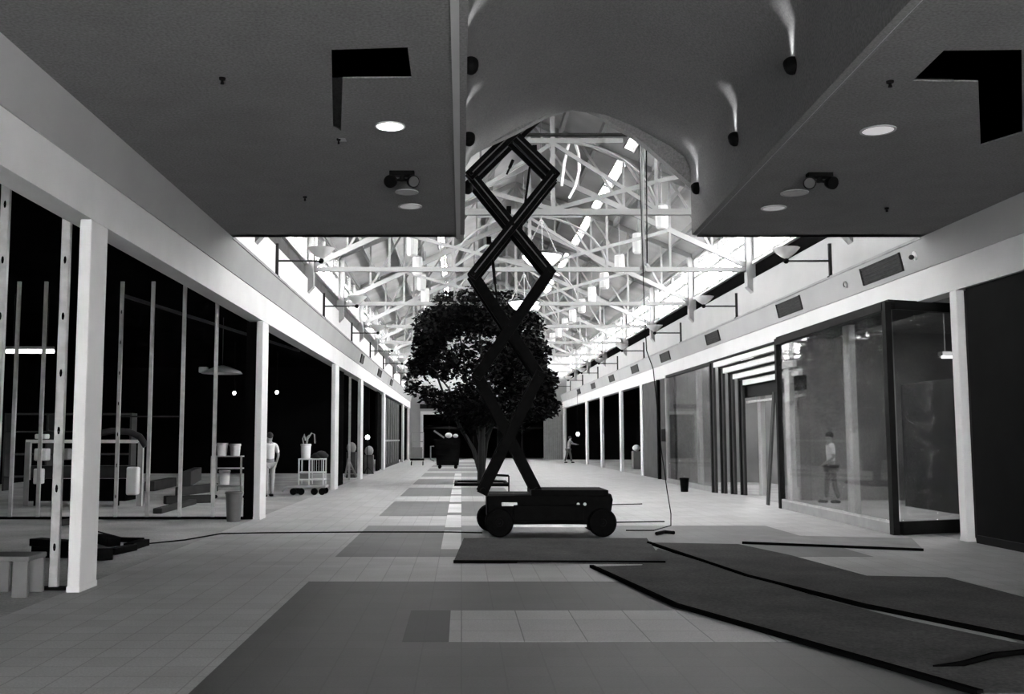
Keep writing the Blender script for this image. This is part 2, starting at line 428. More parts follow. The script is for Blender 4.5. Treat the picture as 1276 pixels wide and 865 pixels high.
for k in range(4): m.box((-1.0+k*1.9, YE+.12, 0), (-.92+k*1.9, YE+.2, 3.55))
m.box((-3, YE+.12, 2.4), (6.45, YE+.2, 2.5))
trim(m, framem)

# ------------------------------------------------------------------ shops left: dark shells
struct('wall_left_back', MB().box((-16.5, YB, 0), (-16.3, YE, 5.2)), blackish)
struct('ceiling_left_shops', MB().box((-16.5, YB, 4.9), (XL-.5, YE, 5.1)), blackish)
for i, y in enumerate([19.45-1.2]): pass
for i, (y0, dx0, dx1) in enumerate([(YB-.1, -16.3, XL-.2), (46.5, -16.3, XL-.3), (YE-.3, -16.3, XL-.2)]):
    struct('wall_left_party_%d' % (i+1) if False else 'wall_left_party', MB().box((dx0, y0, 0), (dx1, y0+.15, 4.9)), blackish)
# dark piers and boards behind the columns
for (y0, y1, x0, x1) in [(20.1, 20.22, -4.36, -4.14), (33.2, 35.6, -4.3, -4.2), (50.0, 51.5, -4.3, -4.2), (53.2, 67.6, -4.35, -4.22), (70.5, 75.0, -4.3, -4.2)]:
    struct('wall_left_pier', MB().box((x0, y0, 0), (x1, y1, 4.2)), blackish if y0 != 53.2 else darkgrey)
m = MB()
for k in range(7): m.box((-4.21, 53.6+2*k, .2), (-4.17, 53.7+2*k, 3.9))
m.box((-4.21, 53.4, 1.45), (-4.17, 67.4, 1.55)); trim(m, greywall)
# right: shells
struct('wall_right_back', MB().box((14.0, YB, 0), (14.2, YE, 5.2)), greywall)
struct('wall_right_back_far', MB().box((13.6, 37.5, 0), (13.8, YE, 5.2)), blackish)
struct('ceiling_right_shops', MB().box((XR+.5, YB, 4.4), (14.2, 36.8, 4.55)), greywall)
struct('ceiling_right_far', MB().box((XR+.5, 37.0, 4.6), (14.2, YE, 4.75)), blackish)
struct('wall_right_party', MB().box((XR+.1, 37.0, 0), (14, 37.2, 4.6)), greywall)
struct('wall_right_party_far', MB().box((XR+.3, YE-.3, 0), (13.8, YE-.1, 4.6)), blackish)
struct('wall_right_party_near', MB().box((8.1, 15.75, 0), (14, 15.9, 4.4)), darkgrey)
struct('wall_right_partition', MB().box((8.9, 26.3, 0), (13.8, 26.45, 4.4)), greywall)
struct('wall_right_lining', MB().box((11.2, 26.6, 0), (11.35, 36.9, 4.4)), greywall)
struct('wall_right_recess', MB().box((10.6, 17.6, 0), (10.75, 24.0, 2.9)), darkgrey)
struct('wall_right_fireproof', MB().box((8.35, 37.3, 0), (8.45, 43.4, 4.2)), greywall)
# near dark panelling to the right of the near column
m = MB(); m.box((7.98, YB, 0), (8.06, 15.6, 3.99))
struct('wall_right_panel', m, darkpanel)
for k in range(5):
    trim(MB().box((7.95, 2.2+2.6*k, .02), (7.985, 2.25+2.6*k, 3.97)), framem)
trim(MB().box((7.94, YB, 0), (7.98, 15.55, .12)), framem)
# dark grey boarded stretch with a black box
m = MB()
m.box((7.93, 37.2, 0), (8.03, 39.7, 3.96)); m.box((7.93, 40.1, 0), (8.03, 43.5, 3.96))
struct('wall_right_boards', m, boardg)

# ------------------------------------------------------------------ storefront columns
def column(x, s, y, d, label, grp, h=ZH0):
    r = thing('storefront_column', label, 'column', (x, y, 0), grp)
    MB().box((x, y, .0), (x+s*.13, y+d, h)).build('shaft', colm, r, bevel=.012)
    MB().box((x-s*.004, y-.004, 0), (x+s*.134, y+d+.004, .06)).build('base_shoe', colm, r)
    return r
lefts = [(10.6, .5), (19.95, .6), (31.6, .9), (39.7, .9), (51.6, 1.0), (68.6, 1.0), (75.6, 1.0)]
for i, (y, d) in enumerate(lefts):
    column(XL, -1, y, d, 'white square column on the left shopfront line, %s from the camera' % NTH[i], 'left shopfront columns')
rights = [(15.75, .22), (43.6, .5), (49.4, .5), (56.2, .6), (63.0, .6), (77.0, .6)]
for i, (y, d) in enumerate(rights):
    column(XR, 1, y, d, ['wide pale column between the dark panelling and the glass showcase', 'pale column where the grey boards end and the dark shops begin', 'pale column, first one beyond the grey boards\' end column', 'pale column, middle one along the dark right-hand shops', 'pale column, last but one along the dark right-hand shops', 'far pale column in the right corner beside the fluted panel'][i], 'right shopfront columns')
for i, (y, lab) in enumerate([(20.45, 'white column standing inside the glass showcase behind the pane joint'), (24.3, 'white column inside the showcase at its far end'), (33.6, 'white column behind the far display window')]):
    column(8.0, 1, y, .35, lab, None)
column(8.55, 1, 28.5, .3, 'white jamb column inside the dark stepped shop entrance', None)

# ------------------------------------------------------------------ glass showcase (right)
r = thing('glass_showcase', 'tall dark-framed glass showcase projecting from the right shopfront', 'shop window', (7.3, 16.8, 0))
xf, xb, y0, y1, zt = 7.25, 7.4, 16.8, 23.3, 3.93
fr = MB(); fr.box((xf-.05, y0-.02, 0), (xf+.05, y0+.14, zt)); fr.build('corner_post', framem, r)
MB().box((xb-.05, y1-.14, 0), (xb+.07, y1, zt)).build('end_post', framem, r)
MB().bar((xf, y0+.1, zt-.07), (xb, y1-.1, zt-.07), .12, .15).build('head_rail', framem, r)
MB().bar((xf+.03, y0+.1, .09), (xb+.03, y1-.1, .09), .1, .18).build('plinth', plasticg, r)
MB().bar((xf+.03, y0+.1, .2), (xb+.03, y1-.1, .2), .09, .04).build('sill_strip', steel, r)
ys = [y0+.14, 19.0, 21.2, y1-.14]
for a, b in zip(ys[:-1], ys[1:]):
    xa = xf + (xb-xf)*(a-y0)/(y1-y0) + .03; xe = xf + (xb-xf)*(b-y0)/(y1-y0) + .03
    MB().bar((xa, a+.004, 2.04), (xe, b-.004, 2.04), .01, 3.64).build('pane', glass, r)
# return towards the near column
q0 = Vector((xf+.1, y0+.04, 0)); q1 = Vector((8.68, 17.4, 0))
MB().bar(q0+Vector((0,0,2.05)), q1+Vector((0,0,2.05)), .01, 3.66).build('pane', glass, r)
MB().bar(q0+Vector((0,0,.11)), q1+Vector((0,0,.11)), .1, .22).build('plinth', framem, r)
MB().bar(q0+Vector((0,0,zt-.06)), q1+Vector((0,0,zt-.06)), .12, .14).build('head_rail', framem, r)
MB().box((8.66, 17.35, 0), (8.76, 17.47, zt)).build('end_post', framem, r)
MB().prism([(xf+.06, y0+.1, 3.95), (8.7, 17.4, 3.95), (8.7, 23.3, 3.95), (xb, y1, 3.95)], (0,0,.03)).build('soffit', framem, r)
lt = thing('ceiling_tube_light', 'short lit strip light seen through the showcase return pane', 'light', (10.3, 20.6, 3.3))
MB().box((9.95, 20.5, 3.32), (10.75, 20.7, 3.4)).build('housing', plasticw, lt)
MB().tube([(9.98, 20.6, 3.29), (10.72, 20.6, 3.29)], .025, 8).build('tube', tubeon, lt)
for px in (10.05, 10.65): MB().tube([(px, 20.6, 3.4), (px, 20.6, 4.4)], .008, 6).build('hanger', steel, lt)

for i, (x, y) in enumerate([(10.4, 19.0), (9.9, 22.6), (9.8, 30.0), (9.8, 34.0)]):  # strip lights added to brighten the right-hand shop interiors
    t = thing('ceiling_batten_light', 'lit strip light under the ceiling of the right-hand %s, %s one' % (('showcase shop', 'nearer' if i == 0 else 'farther') if i < 2 else ('stepped-entrance shop', 'nearer' if i == 2 else 'farther')), 'light', (x, y, 4.4))
    MB().box((x-.08, y-.6, 4.33), (x+.08, y+.6, 4.4)).build('housing', plasticw, t)
    MB().box((x-.06, y-.58, 4.31), (x+.06, y+.58, 4.33)).build('diffuser', tubeon, t)
    L = bpy.data.lights.new('batten_glow', 'AREA'); L.shape = 'RECTANGLE'; L.size = .12; L.size_y = 1.1; L.energy = 90
    lo = bpy.data.objects.new('batten_glow', L); C.objects.link(lo); lo.parent = t; lo.location = (0, 0, -.1)
# ------------------------------------------------------------------ stepped entrance portal
r = thing('shop_entrance_portal', 'dark stepped entrance surround with pale striped head', 'doorway', (7.8, 30, 0))
for i in range(4):
    x = 7.5 + .17*i; ya = 30.1 - .42*i; yb = 23.5 + .1*i; z = 3.93 - .2*i
    MB().box((x, ya-.12, 0), (x+.12, ya, z)).build('jamb', framem, r)
    MB().box((x+.05, ya-.3, 0), (x+.12, ya-.12, z)).build('reveal', darkgrey, r)
    MB().box((x, yb, z-.05), (x+.1, ya-.12, z)).build('head_edge', framem, r)
    MB().box((x+.06, yb, z-.2), (x+.16, ya-.12, z-.05)).build('head_band', stripe, r)
MB().box((8.2, 23.9, 2.78), (8.3, 28.9, 3.14)).build('transom', framem, r)
MB().box((8.2, 23.9, 2.62), (8.26, 28.7, 2.68)).build('door_track', steel, r)

# far display window
r = thing('display_window', 'far pale glass display window between the stepped entrance and grey boards', 'shop window', (7.6, 30.2, 0))
MB().box((7.56, 30.2, 0), (7.68, 30.34, 3.94)).build('frame_post', framem, r)
MB().box((7.56, 36.8, 0), (7.68, 36.96, 3.94)).build('frame_post', plasticg, r)
MB().box((7.56, 30.34, 3.84), (7.68, 36.8, 3.94)).build('head_rail', framem, r)
MB().box((7.56, 30.34, 0), (7.68, 36.8, .16)).build('plinth', plasticg, r)
for a, b in ((30.34, 33.5), (33.51, 36.8)): MB().box((7.61, a, .16), (7.62, b, 3.84)).build('pane', glass, r)
r = tag(MB().box((7.84, 38.0, 1.5), (7.928, 39.2, 1.98)).build('meter_box', black, bevel=.02), 'small black box fixed to the grey boarded shopfront', 'box')
m = MB(); m.tube([(7.88, 39.9, .0), (7.88, 39.9, 3.96)], .07, 10)
tag(m.build('downpipe', black), 'black vertical pipe between the two grey boards', 'pipe')

# timber leaning, bin
tag(MB().bar(U(957, 631, Y=23.6)+Vector((0,0,.03)), (7.36, 23.42, 2.7), .05, .14).build('leaning_board', wood), 'dark timber plank leaning on the showcase end post', 'plank')
def bucket(name, c, r1, r2, h, m, label=None, cat=None, handle=True, parent=None, grp=None):
    c = Vector(c)
    if parent is None: t = thing(name, label, cat, c, grp)
    else: t = parent
    MB().lathe(c, [(r1*.96, 0), (r1, .01), (r2, h), (r2*1.06, h), (r2*1.06, h-.03), (r2*1.0, h-.03)][:4] + [(r2*.93, h), (r1*.9, .02)], 20, caps=False).build('tub', m, t, smooth=True)
    MB().lathe(c+Vector((0,0,.003)), [(r1*.95, 0), (r1*.95, .015)], 20).build('bottom', m, t)
    MB().lathe(c+Vector((0,0,h-.05)), [(r2*1.0, 0), (r2*1.07, .01), (r2*1.07, .03), (r2*1.0, .04)], 20, caps=False).build('rim', m, t, smooth=True)
    if handle:
        MB().tube([c+Vector((r2*1.07*math.cos(a), -r2*.25*math.sin(a), h-.03-r2*.8*math.sin(a))) for a in [PI*k/8 for k in range(9)]], .006, 5).build('handle', steel, t)
    return t
bucket('waste_bin', U(853, 613, Z=0), .11, .14, .42, black, 'small black bin standing before the far display window', 'bin', False)

# ------------------------------------------------------------------ grilles on fascias
def grille(side, ya, yb, label, grp):
    x, s = (XR, 1) if side == 'right' else (XL, -1)
    za, zb = 4.57, 4.9
    def fx(z): return x - s*.02 - s*.11*(z-ZH1)/(ZC-ZH1) - s*.012
    r = thing('air_grille', label, 'vent', (fx(za), ya, za), grp)
    m = MB().prism([(fx(za), ya, za), (fx(zb), ya, zb), (fx(zb)+s*.04, ya, zb), (fx(za)+s*.04, ya, za)], (0, yb-ya, 0)); m.build('backing', ventm, r)
    m = MB()
    for k in range(5):
        z = za + .03 + k*.065; m.box((fx(z)-s*.015, ya+.03, z), (fx(z)+s*.01, yb-.03, z+.02))
    m.build('louvre', ventm, r)
    m = MB(); e = .02
    for (a, b, c, d) in ((ya, ya+.03, za, zb), (yb-.03, yb, za, zb)):
        m.bar((fx(c)-s*.01, (a+b)/2, c), (fx(d)-s*.01, (a+b)/2, d), .03, .03)
    m.build('frame', ventm, r)
vr = [(17.45, 19.2), (22.7, 24.4), (30.0, 31.6), (37.2, 38.9), (43.9, 45.6), (50.9, 52.5), (58.2, 59.8), (65.4, 67.0)]
for i, (a, b) in enumerate(vr):
    grille('right', a, b, ('largest dark air grille on the right fascia, nearest the camera' if i == 0 else 'dark air grille on the right fascia, %s from the near ceiling' % NTH[i]), 'right fascia grilles')
for i, (a, b) in enumerate([(38.6, 39.6), (46.6, 48.4), (54.8, 56.2)]):
    grille('left', a, b, 'dim air grille on the left fascia, %s from the near ceiling' % NTH[i], 'left fascia grilles')
t = thing('smoke_detector', 'tiny oval ring fitting on the right fascia beside the nearest grille', 'detector', (7.75, 20.0, 4.74))
MB().lathe((7.81, 20.0, 4.72), [(.07, 0), (.07, .03), (.05, .045), (.05, .03)], 18, axis=(-1, 0, -.2), caps=False).build('ring', plasticg, t)
MB().lathe((7.81, 20.0, 4.72), [(.045, 0), (.045, .02)], 18, axis=(-1, 0, -.2)).build('lens', plasticw, t)
t = thing('wall_sensor', 'small knob-shaped fitting on the right fascia just before the near grille', 'sensor', (7.77, 16.95, 4.75))
MB().lathe((7.84, 16.95, 4.75), [(.08, 0), (.08, .03)], 14, axis=(-1, 0, -.2)).build('back_plate', plasticw, t)
MB().ball((7.76, 16.95, 4.72), .045).build('sensor_head', ventm, t)

# ------------------------------------------------------------------ fascia uplights
def wall_lamp(side, y, label, grp):
    x, s = (XR-.1, 1) if side == 'right' else (XL+.1, -1)
    r = thing('fascia_uplight', label, 'light', (x, y, ZC), grp)
    MB().box((x-.03, y-.03, ZC), (x+.03, y+.03, ZC+.72)).build('post', ventm, r)
    MB().box((x-.05, y-.06, ZC+.0), (x+.05, y+.06, ZC+.03)).build('foot_plate', ventm, r)
    za = ZC+.35
    MB().tube([(x, y, za), (x-s*.88, y, za)], .02, 8).build('arm', ventm, r)
    h = MB().ball((x-s*.93, y, za), .06, 12); h.build('knuckle', black, r)
    xc = x-s*.93
    m = MB()
    prof = [(.03, .0), (.1, .04), (.2, .12), (.29, .22), (.27, .22), (.18, .13), (.03, .03)]
    m.lathe((xc, y, za+.05), prof, 20, caps=False); m.build('shade', shadew, r, smooth=True)
    return r
for i, y in enumerate(BAYS[1:-1]):
    wall_lamp('right', y, 'white bowl uplight on a bracket above the right fascia, %s from the camera' % NTH[i], 'right fascia uplights')
    wall_lamp('left', y, 'bracket uplight above the left fascia, %s from the camera' % NTH[i], 'left fascia uplights')

# ------------------------------------------------------------------ roof trusses
def make_truss(y, label):
    r = thing('roof_truss', label, 'truss', (XC, y, 6.4), 'white roof trusses')
    W = WR - XC
    def P(u, z): return (XC+u, y, z)
    MB().bar(P(-W, 6.4), P(W, 6.4), .1, .13).build('bottom_chord', trussm, r)
    for s in (-1, 1):
        lo = lambda u: 6.5 + .47*(W-.1-u)
        hi = lambda u: roofz(XC+u) - .14
        MB().bar(P(s*(W-.1), 6.5), P(0, lo(0)), .1, .15).build('raised_chord', trussm, r)
        MB().bar(P(s*(W), hi(W)), P(0, hi(0)), .1, .16).build('top_chord', trussm, r)
        us = [5.2, 4.0, 2.7, 1.4]
        for k, u in enumerate(us):
            MB().bar(P(s*u, lo(u)), P(s*u, hi(u)), .06, .06).build('web_post', trussm, r)
            nx = us[k+1] if k+1 < len(us) else 0
            MB().bar(P(s*u, lo(u)), P(s*nx, hi(nx)), .05, .07).build('web_brace', trussm, r)
        for u in (4.0, 2.2):
            MB().bar(P(s*u, 6.4), P(s*u, lo(u)), .06, .07).build('hanger', trussm, r)
        MB().bar(P(0, 6.46), P(s*4.0, lo(4.0)), .07, .09).build('tie_brace', trussm, r)
        MB().bar(P(s*2.2, 6.46), P(0, 7.9), .06, .08).build('tie_brace', trussm, r)
        pts = [P(s*(2.2*math.sin(a)), 6.4+1.55*math.cos(a)) for a in [PI/2*k/8 for k in range(9)]]
        MB().tube(pts, .035, 6).build('curved_rib', trussm, r)
    MB().bar(P(0, 6.4), P(0, roofz(XC)-.2), .09, .09).build('king_post', trussm, r)
    MB().bar(P(-1.5, 7.95), P(1.5, 7.95), .07, .1).build('collar_tie', trussm, r)
    return r
tr0 = make_truss(BAYS[1], 'white painted roof truss nearest the camera, above the lift')
for i, y in enumerate(BAYS[2:-1]):
    copy_tree(tr0, (XC, y, 6.4), 'white painted roof truss across the hall, %s from the near ceiling' % NTH[i+1], 'white roof trusses')
# dark spanning pipe just behind the vault's mouth
tag(MB().tube([U(620, 168, Y=17.9), U(786, 168, Y=17.9)], .035, 8).build('conduit_pipe', darkgrey), 'dark straight pipe crossing just behind the vault mouth', 'pipe')
pa = U(700, 215, Y=23.0); 
pts = [U(*p, Y=23.0) for p in [(700, 232), (703, 205), (707, 185), (711, 174), (716, 176), (721, 192), (722, 212), (717, 232), (709, 247)]]
tag(MB().tube(pts, .035, 6).build('hanging_cable', white), 'loop of white cable hanging from the roof near the centre', 'cable')
t = thing('drop_pipe', 'thin pale vertical pipe hanging down behind the right of the arch', 'pipe', (3.3, 17.6, 5.0))
a = U(801, 190, Y=18.2); b = U(801, 335, Y=18.2)
MB().tube([a + Vector((0,0,1.2)), b], .035, 8).build('conduit', trussm, t)
MB().tube([a + Vector((.08,0,1.2)), b + Vector((.08, 0, .1))], .012, 6).build('wire', black, t)
MB().lathe(b+Vector((0,0,-.03)), [(.06, 0), (.06, .08)], 10).build('end_cap', trussm, t)

# ------------------------------------------------------------------ lantern and bowl pendants
def lantern(x, y, z, label, grp):
    r = thing('lantern_pendant', label, 'light', (x, y, z), grp)
    MB().lathe((x, y, z-.31), [(.13, 0), (.165, .05), (.175, .3), (.17, .58), (.15, .62)], 10).build('shade', milk, r)
    MB().lathe((x, y, z+.3), [(.155, 0), (.155, .03), (.05, .06)], 10).build('cap', trussm, r)
    MB().tube([(x, y, z+.35), (x, y, roofz(x)-.0)], .014, 6).build('stem', trussm, r)
    return r
LX = 5.4
l0 = lantern(LX, 26.4, 7.55, 'white lantern hanging in the right row, largest and nearest', 'right lantern row')
for k in range(1, 12):
    copy_tree(l0, (LX, 26.4+3.6*k, 7.55), 'white lantern hanging in the right row, %s from the near ceiling' % NTH[k], 'right lantern row')
for k in range(12):
    copy_tree(l0, (-1.52, 26.4+3.6*k + .4, 7.55), 'white lantern hanging in the left row, %s from the near ceiling' % NTH[k], 'left lantern row')
def bowl(x, y, z, label, grp):
    r = thing('bowl_pendant', label, 'light', (x, y, z), grp)
    R_ = .5
    prof = [(.03, -.3), (.16, -.28), (.31, -.21), (.42, -.1), (R_, 0), (R_-.02, 0), (.4, -.1), (.3, -.19), (.15, -.26), (.03, -.28)]
    MB().lathe((x, y, z), prof, 28, caps=False).build('bowl', milkb, r, smooth=True)
    MB().lathe((x, y, z-.01), [(R_-.02, 0), (R_+.02, 0), (R_+.02, .05), (R_-.02, .05)], 28, caps=False).build('rim_band', ventm, r)
    for k in range(3):
        a = 2*PI*k/3 + .5
        MB().tube([(x+R_*math.cos(a), y+R_*math.sin(a), z+.04), (x+.04*math.cos(a), y+.04*math.sin(a), z+.85)], .012, 6).build('suspension_rod', trussm, r)
    MB().tube([(x, y, z+.83), (x, y, 8.0 if False else 10.6)], .015, 6).build('stem', trussm, r)
    MB().ball((x, y, z+.86), .06, 10).build('hub', trussm, r)
    MB().lathe((x, y, z-.36), [(.01, 0), (.05, .03), (.03, .08)], 10).build('finial', ventm, r)
    return r
bp = U(675, 319, Y=24.4)
b0 = bowl(bp.x, 24.4, bp.z, 'large white glass bowl pendant, upper one beside the lift arms', 'centre bowl pendants')
bq = U(653, 377, Y=31.6)
copy_tree(b0, (bq.x, 31.6, bq.z), 'large white glass bowl pendant just above the tree', 'centre bowl pendants')

# ------------------------------------------------------------------ ceiling fittings
def can_uplight(x, y, s, label):
    z = 5.6; r = thing('vault_uplight', label, 'light', (x, y, z), 'vault uplights')
    c = Vector((x, y, z)); ax = Vector((0, .5, .86)).normalized()
    MB().lathe(c, [(.03, -.03), (.07, -.015), (.085, .02), (.085, .09), (.075, .09), (.07, .05)], 18, axis=ax, caps=False).build('can', black, r, smooth=True)
    MB().ball(c+ax*.01, .082, 14).build('end_cap', black, r, smooth=True)
    MB().lathe(c+ax*.07, [(.068, 0), (.068, .01)], 16, axis=ax).build('lens', lampon, r)
    MB().bar(c+ax*.08, (x+s*.17, y-.02, z-.02), .03, .05).build('bracket', fasc, r)
    L = bpy.data.lights.new('uplight_beam', 'SPOT'); L.energy = 30; L.spot_size = math.radians(48); L.spot_blend = .9; L.shadow_soft_size = .05
    lo = bpy.data.objects.new('uplight_beam', L); C.objects.link(lo); lo.parent = r
    ax2 = Vector((s*.12, .0, .98)).normalized()
    lo.location = ax*.13 + Vector((-s*.02,0,0)) + Vector((0,0,.02)); lo.rotation_euler = Vector((0,0,-1)).rotation_difference(ax2).to_euler()
    return r
for i, (y, pr, pl) in enumerate([(10.45, (1035,75), (576,70)), (13.1, (942,170), (577,170)), (15.75, (882,234), (577.5,232))]):
    w = ['nearest', 'middle', 'farthest'][i]
    v = U(*pr, Y=y); can_uplight(skew(xa_r, y)-.15, y, 1, 'black round uplight throwing a beam on the right of the vault, %s' % w)
    v = U(*pl, Y=y); can_uplight(xa_l+.17, y, -1, 'black round uplight at the left edge of the vault, %s' % w)

def downlight(px, py, wpx, m, label, ring=fasc):
    c = U(px, py, Z=ZC); R_ = wpx/2/F*(c.y*cp + (ZC-EYE)*sp)
    r = thing('downlight', label, 'light', c)
    MB().lathe(c+Vector((0,0,-.012)), [(R_*.86, 0), (R_, 0), (R_, .014), (R_*.86, .014)], 28, caps=False).build('trim_ring', ring, r)
    MB().lathe(c+Vector((0,0,-.008)), [(R_*.86, 0), (R_*.86, .006)], 28).build('lens', m, r)
    return c, R_
c, R_ = downlight(486, 157, 38, lampon, 'brightly lit round downlight in the left ceiling', stripe)
L = bpy.data.lights.new('downlight_glow', 'SPOT'); L.energy = 60; L.spot_size = 2.2; L.shadow_soft_size = .12
lo = bpy.data.objects.new('downlight_glow', L); C.objects.link(lo); lo.location = c + Vector((0,0,-.03)); lo['kind'] = 'structure'
lit2 = mat('dim_lit_lens', .8, .5, 0, 3, emit=.35)
lit3 = mat('faint_lens', .7, .5, .1, 6, emit=.12)
lit4 = mat('off_lens', .35, .5, .1, 6)
downlight(1094, 162, 43, lit2, 'large pale round downlight in the right ceiling')
downlight(511, 257, 30, lit3, 'small pale round downlight behind the twin lamp, left ceiling')
downlight(964, 259, 31, lit3, 'small pale round downlight near the far edge, right ceiling')
downlight(507, 239, 29, lit4, 'unlit flush disc just behind the twin lamp, left ceiling')
downlight(990, 240, 34, lit4, 'unlit flush disc behind the twin lamp, right ceiling')
for (px, py, w, lab) in [(277, 97, 8, 'tiny dark sprinkler head in the left ceiling, nearer one'), (380, 245, 5, 'tiny dark sprinkler head in the left ceiling, farther one'), (1109, 101, 9, 'round black sprinkler head in the right ceiling beside the cut opening'), (1105, 259, 5, 'tiny dark sprinkler head in the right ceiling, farther one'), (422, 173, 5, 'tiny dark sprinkler at the tip of the left ceiling opening')]:
    c = U(px, py, Z=ZC); R_ = w/2/F*c.y
    r = thing('sprinkler_head', lab, 'sprinkler', c)
    MB().lathe(c+Vector((0,0,-.02)), [(R_, 0), (R_*1.1, .026)], 12).build('escutcheon', black, r)
    MB().lathe(c+Vector((0,0,-.06)), [(R_*.6, 0), (R_*.3, .045)], 10).build('deflector', black, r)
for (px, py, side) in [(501, 222, 'left'), (1021, 224, 'right')]:
    c = U(px, py-8, Z=ZC)
    r = thing('twin_emergency_lamp', 'black twin-headed emergency lamp under the %s ceiling' % side, 'light', c)
    MB().box(c+Vector((-.16, -.06, -.06)), c+Vector((.16, .06, .005))).build('housing', black, r, bevel=.01)
    MB().lathe(c+Vector((0,0,-.12)), [(.035, 0), (.035, .07)], 12).build('swivel', black, r)
    for s in (-1, 1):
        k = c+Vector((s*.135, -.02, -.13)); ax = Vector((s*.35, -.9, -.3))
        MB().tube([c+Vector((0,0,-.1)), k], .018, 6).build('arm', black, r)
        h = MB().lathe(k-ax.normalized()*.05, [(.03, -.03), (.065, 0), (.082, .06), (.082, .1), (.07, .1)], 16, axis=ax, caps=True).build('lamp_head', black, r, smooth=True)
        MB().lathe(k+ax.normalized()*.045, [(.066, 0), (.066, .01)], 16, axis=ax).build('lens', boardg if (s < 0) == (side == 'right') else black, h)

# ------------------------------------------------------------------ scissor lift
r = thing('scissor_lift', 'dark wheeled scissor lift with raised zigzag arms in mid-hall', 'lift', (1.45, 17.05, 0))
YF, YR = 16.46, 17.64
m = MB(); 
m.prism([(.42, YF+.1, .3), (.5, YF+.1, .2), (2.3, YF+.1, .2), (2.47, YF+.1, .42), (2.5, YF+.1, .6), (2.47, YF+.1, .7), (.42, YF+.1, .66)], (0, YR-YF-.2, 0))
m.build('chassis', liftm, r, bevel=.02)
MB().box((1.15, YF+.07, .66), (2.42, YR-.07, .76)).build('deck_plate', liftm, r, bevel=.01)
MB().box((.45, YF+.15, .64), (1.15, YR-.15, .69)).build('slide_bed', darkgrey, r)
MB().box((.85, YF+.0, .26), (2.0, YF+.12, .52)).build('tool_tray', liftm, r, bevel=.015)
MB().box((.8, YF+.04, .16), (2.05, YF+.1, .2)).build('side_step', steel, r)
MB().box((.66, YF+.02, .5), (.92, YF+.1, .56)).build('valve_block', steel, r, bevel=.01)
for xx in (1.92, 2.03): MB().lathe((xx, YF+.09, .53), [(.025, 0), (.025, .03)], 10, axis=(0,-1,0)).build('indicator', plasticw, r)
def wheel(x, ya, yb, R_=.235):
    w = (yb-ya); s = -1 if ya < 17 else 1
    c = (x, (ya+yb)/2, R_)
    o = MB().lathe(c, [(R_*.55, -w/2), (R_*.9, -w/2), (R_, -w/2+.03), (R_, w/2-.03), (R_*.9, w/2), (R_*.55, w/2)], 28, axis=(0,1,0), caps=False).build('wheel', rubber, r, smooth=True)
    MB().lathe(c, [(R_*.56, -w/2+.02), (R_*.3, -w/2+.04), (R_*.25, -w/2+.0), (.02, -w/2-.0), (.02, w/2), (R_*.25, w/2), (R_*.3, w/2-.04), (R_*.56, w/2-.02)], 20, axis=(0,1,0), caps=True).build('hub', liftm, o, smooth=True)
    MB().lathe(c, [(R_*.82, -w/2-.004), (R_*.86, -w/2-.004), (R_*.86, w/2+.004), (R_*.82, w/2+.004)], 28, axis=(0,1,0), caps=False).build('tyre_groove', liftm, o)
wheel(.62, YF, YF+.22); wheel(2.31, YF, YF+.22); wheel(.5, YR-.22, YR); wheel(2.31, YR-.22, YR)
LV = [((602, 611), (668, 611)), ((595, 468), (672, 468)), ((590, 343), (685, 339)), ((587, 219), (690, 218)), ((588, 118), (690, 118))]
def lp(px, py, Y): 
    v = U(px, py, Y=16.85); return Vector((v.x, Y, v.z))
for ya, s in ((16.74, -1), (17.36, 1)):
    for i in range(4):
        (la, ra), (lb, rb) = LV[i], LV[i+1]
        # outer arm goes left-low to right-high on even levels
        for (p, q, dy) in ((la, rb, 0), (ra, lb, -s*.07)):
            a = lp(*p, ya+dy); b = lp(*q, ya+dy); d = (b-a).normalized()*.06
            o = MB().bar(a-d, b+d, .055, .18, up=(1, 0, .3)).build('scissor_arm', liftm, r, bevel=.006)
            side = Vector((0, -.030, 0))
            if i >= 2: MB().bar(a+side, b+side, .012, .018, up=(1,0,.3)).build('arm_groove', liftedge, o)
for i in range(4):
    (la, ra), (lb, rb) = LV[i], LV[i+1]
    for p in (lb, rb):
        v = lp(*p, 16.68); MB().tube([v, (v.x, 17.42, v.z)], .032, 10).build('pivot_tube', liftm, r)
    cx = (la[0]+ra[0]+lb[0]+rb[0])/4; cy = (la[1]+lb[1])/2
    v = lp(cx, cy, 16.7); MB().tube([v, (v.x, 17.4, v.z)], .035, 10).build('pivot_tube', liftm, r)
for p in LV[0]:
    v = lp(*p, 16.66); MB().tube([(v.x, 16.66, v.z), (v.x, 17.44, v.z)], .05, 10).build('roller', liftm, r)
for (p, q, w, mm) in [((608, 606), (664, 482), .04, steel), ((661, 205), (650, 291), .022, liftm), ((640, 196), (632, 214), .03, liftm), ((612, 300), (622, 395), .03, liftm)]:
    a = lp(*p, 17.02); b = lp(*q, 17.02); o = MB().tube([a, a.lerp(b, .55)], w, 10).build('lift_cylinder', mm, r); MB().tube([a.lerp(b, .54), b], w*.6, 10).build('piston_rod', mm, o)
for (px, py) in [(666, 186), (609, 300), (634, 262)]:
    v = lp(px, py, 16.84); MB().box(v-Vector((.04,.05,.06)), v+Vector((.04,.05,.06))).build('arm_lug', liftm, r)
zt = lp(640, 118, 17).z
MB().box((.25, 16.6, zt+.02), (2.55, 17.5, zt+.14)).build('platform_deck', liftm, r)
g = MB()
for z in (.6, 1.15):
    for (a, b) in (((.27,16.62), (2.53,16.62)), ((2.53,16.62), (2.53,17.48)), ((2.53,17.48), (.27,17.48)), ((.27,17.48), (.27,16.62))):
        g.tube([(a[0], a[1], zt+.14+z), (b[0], b[1], zt+.14+z)], .02, 6)
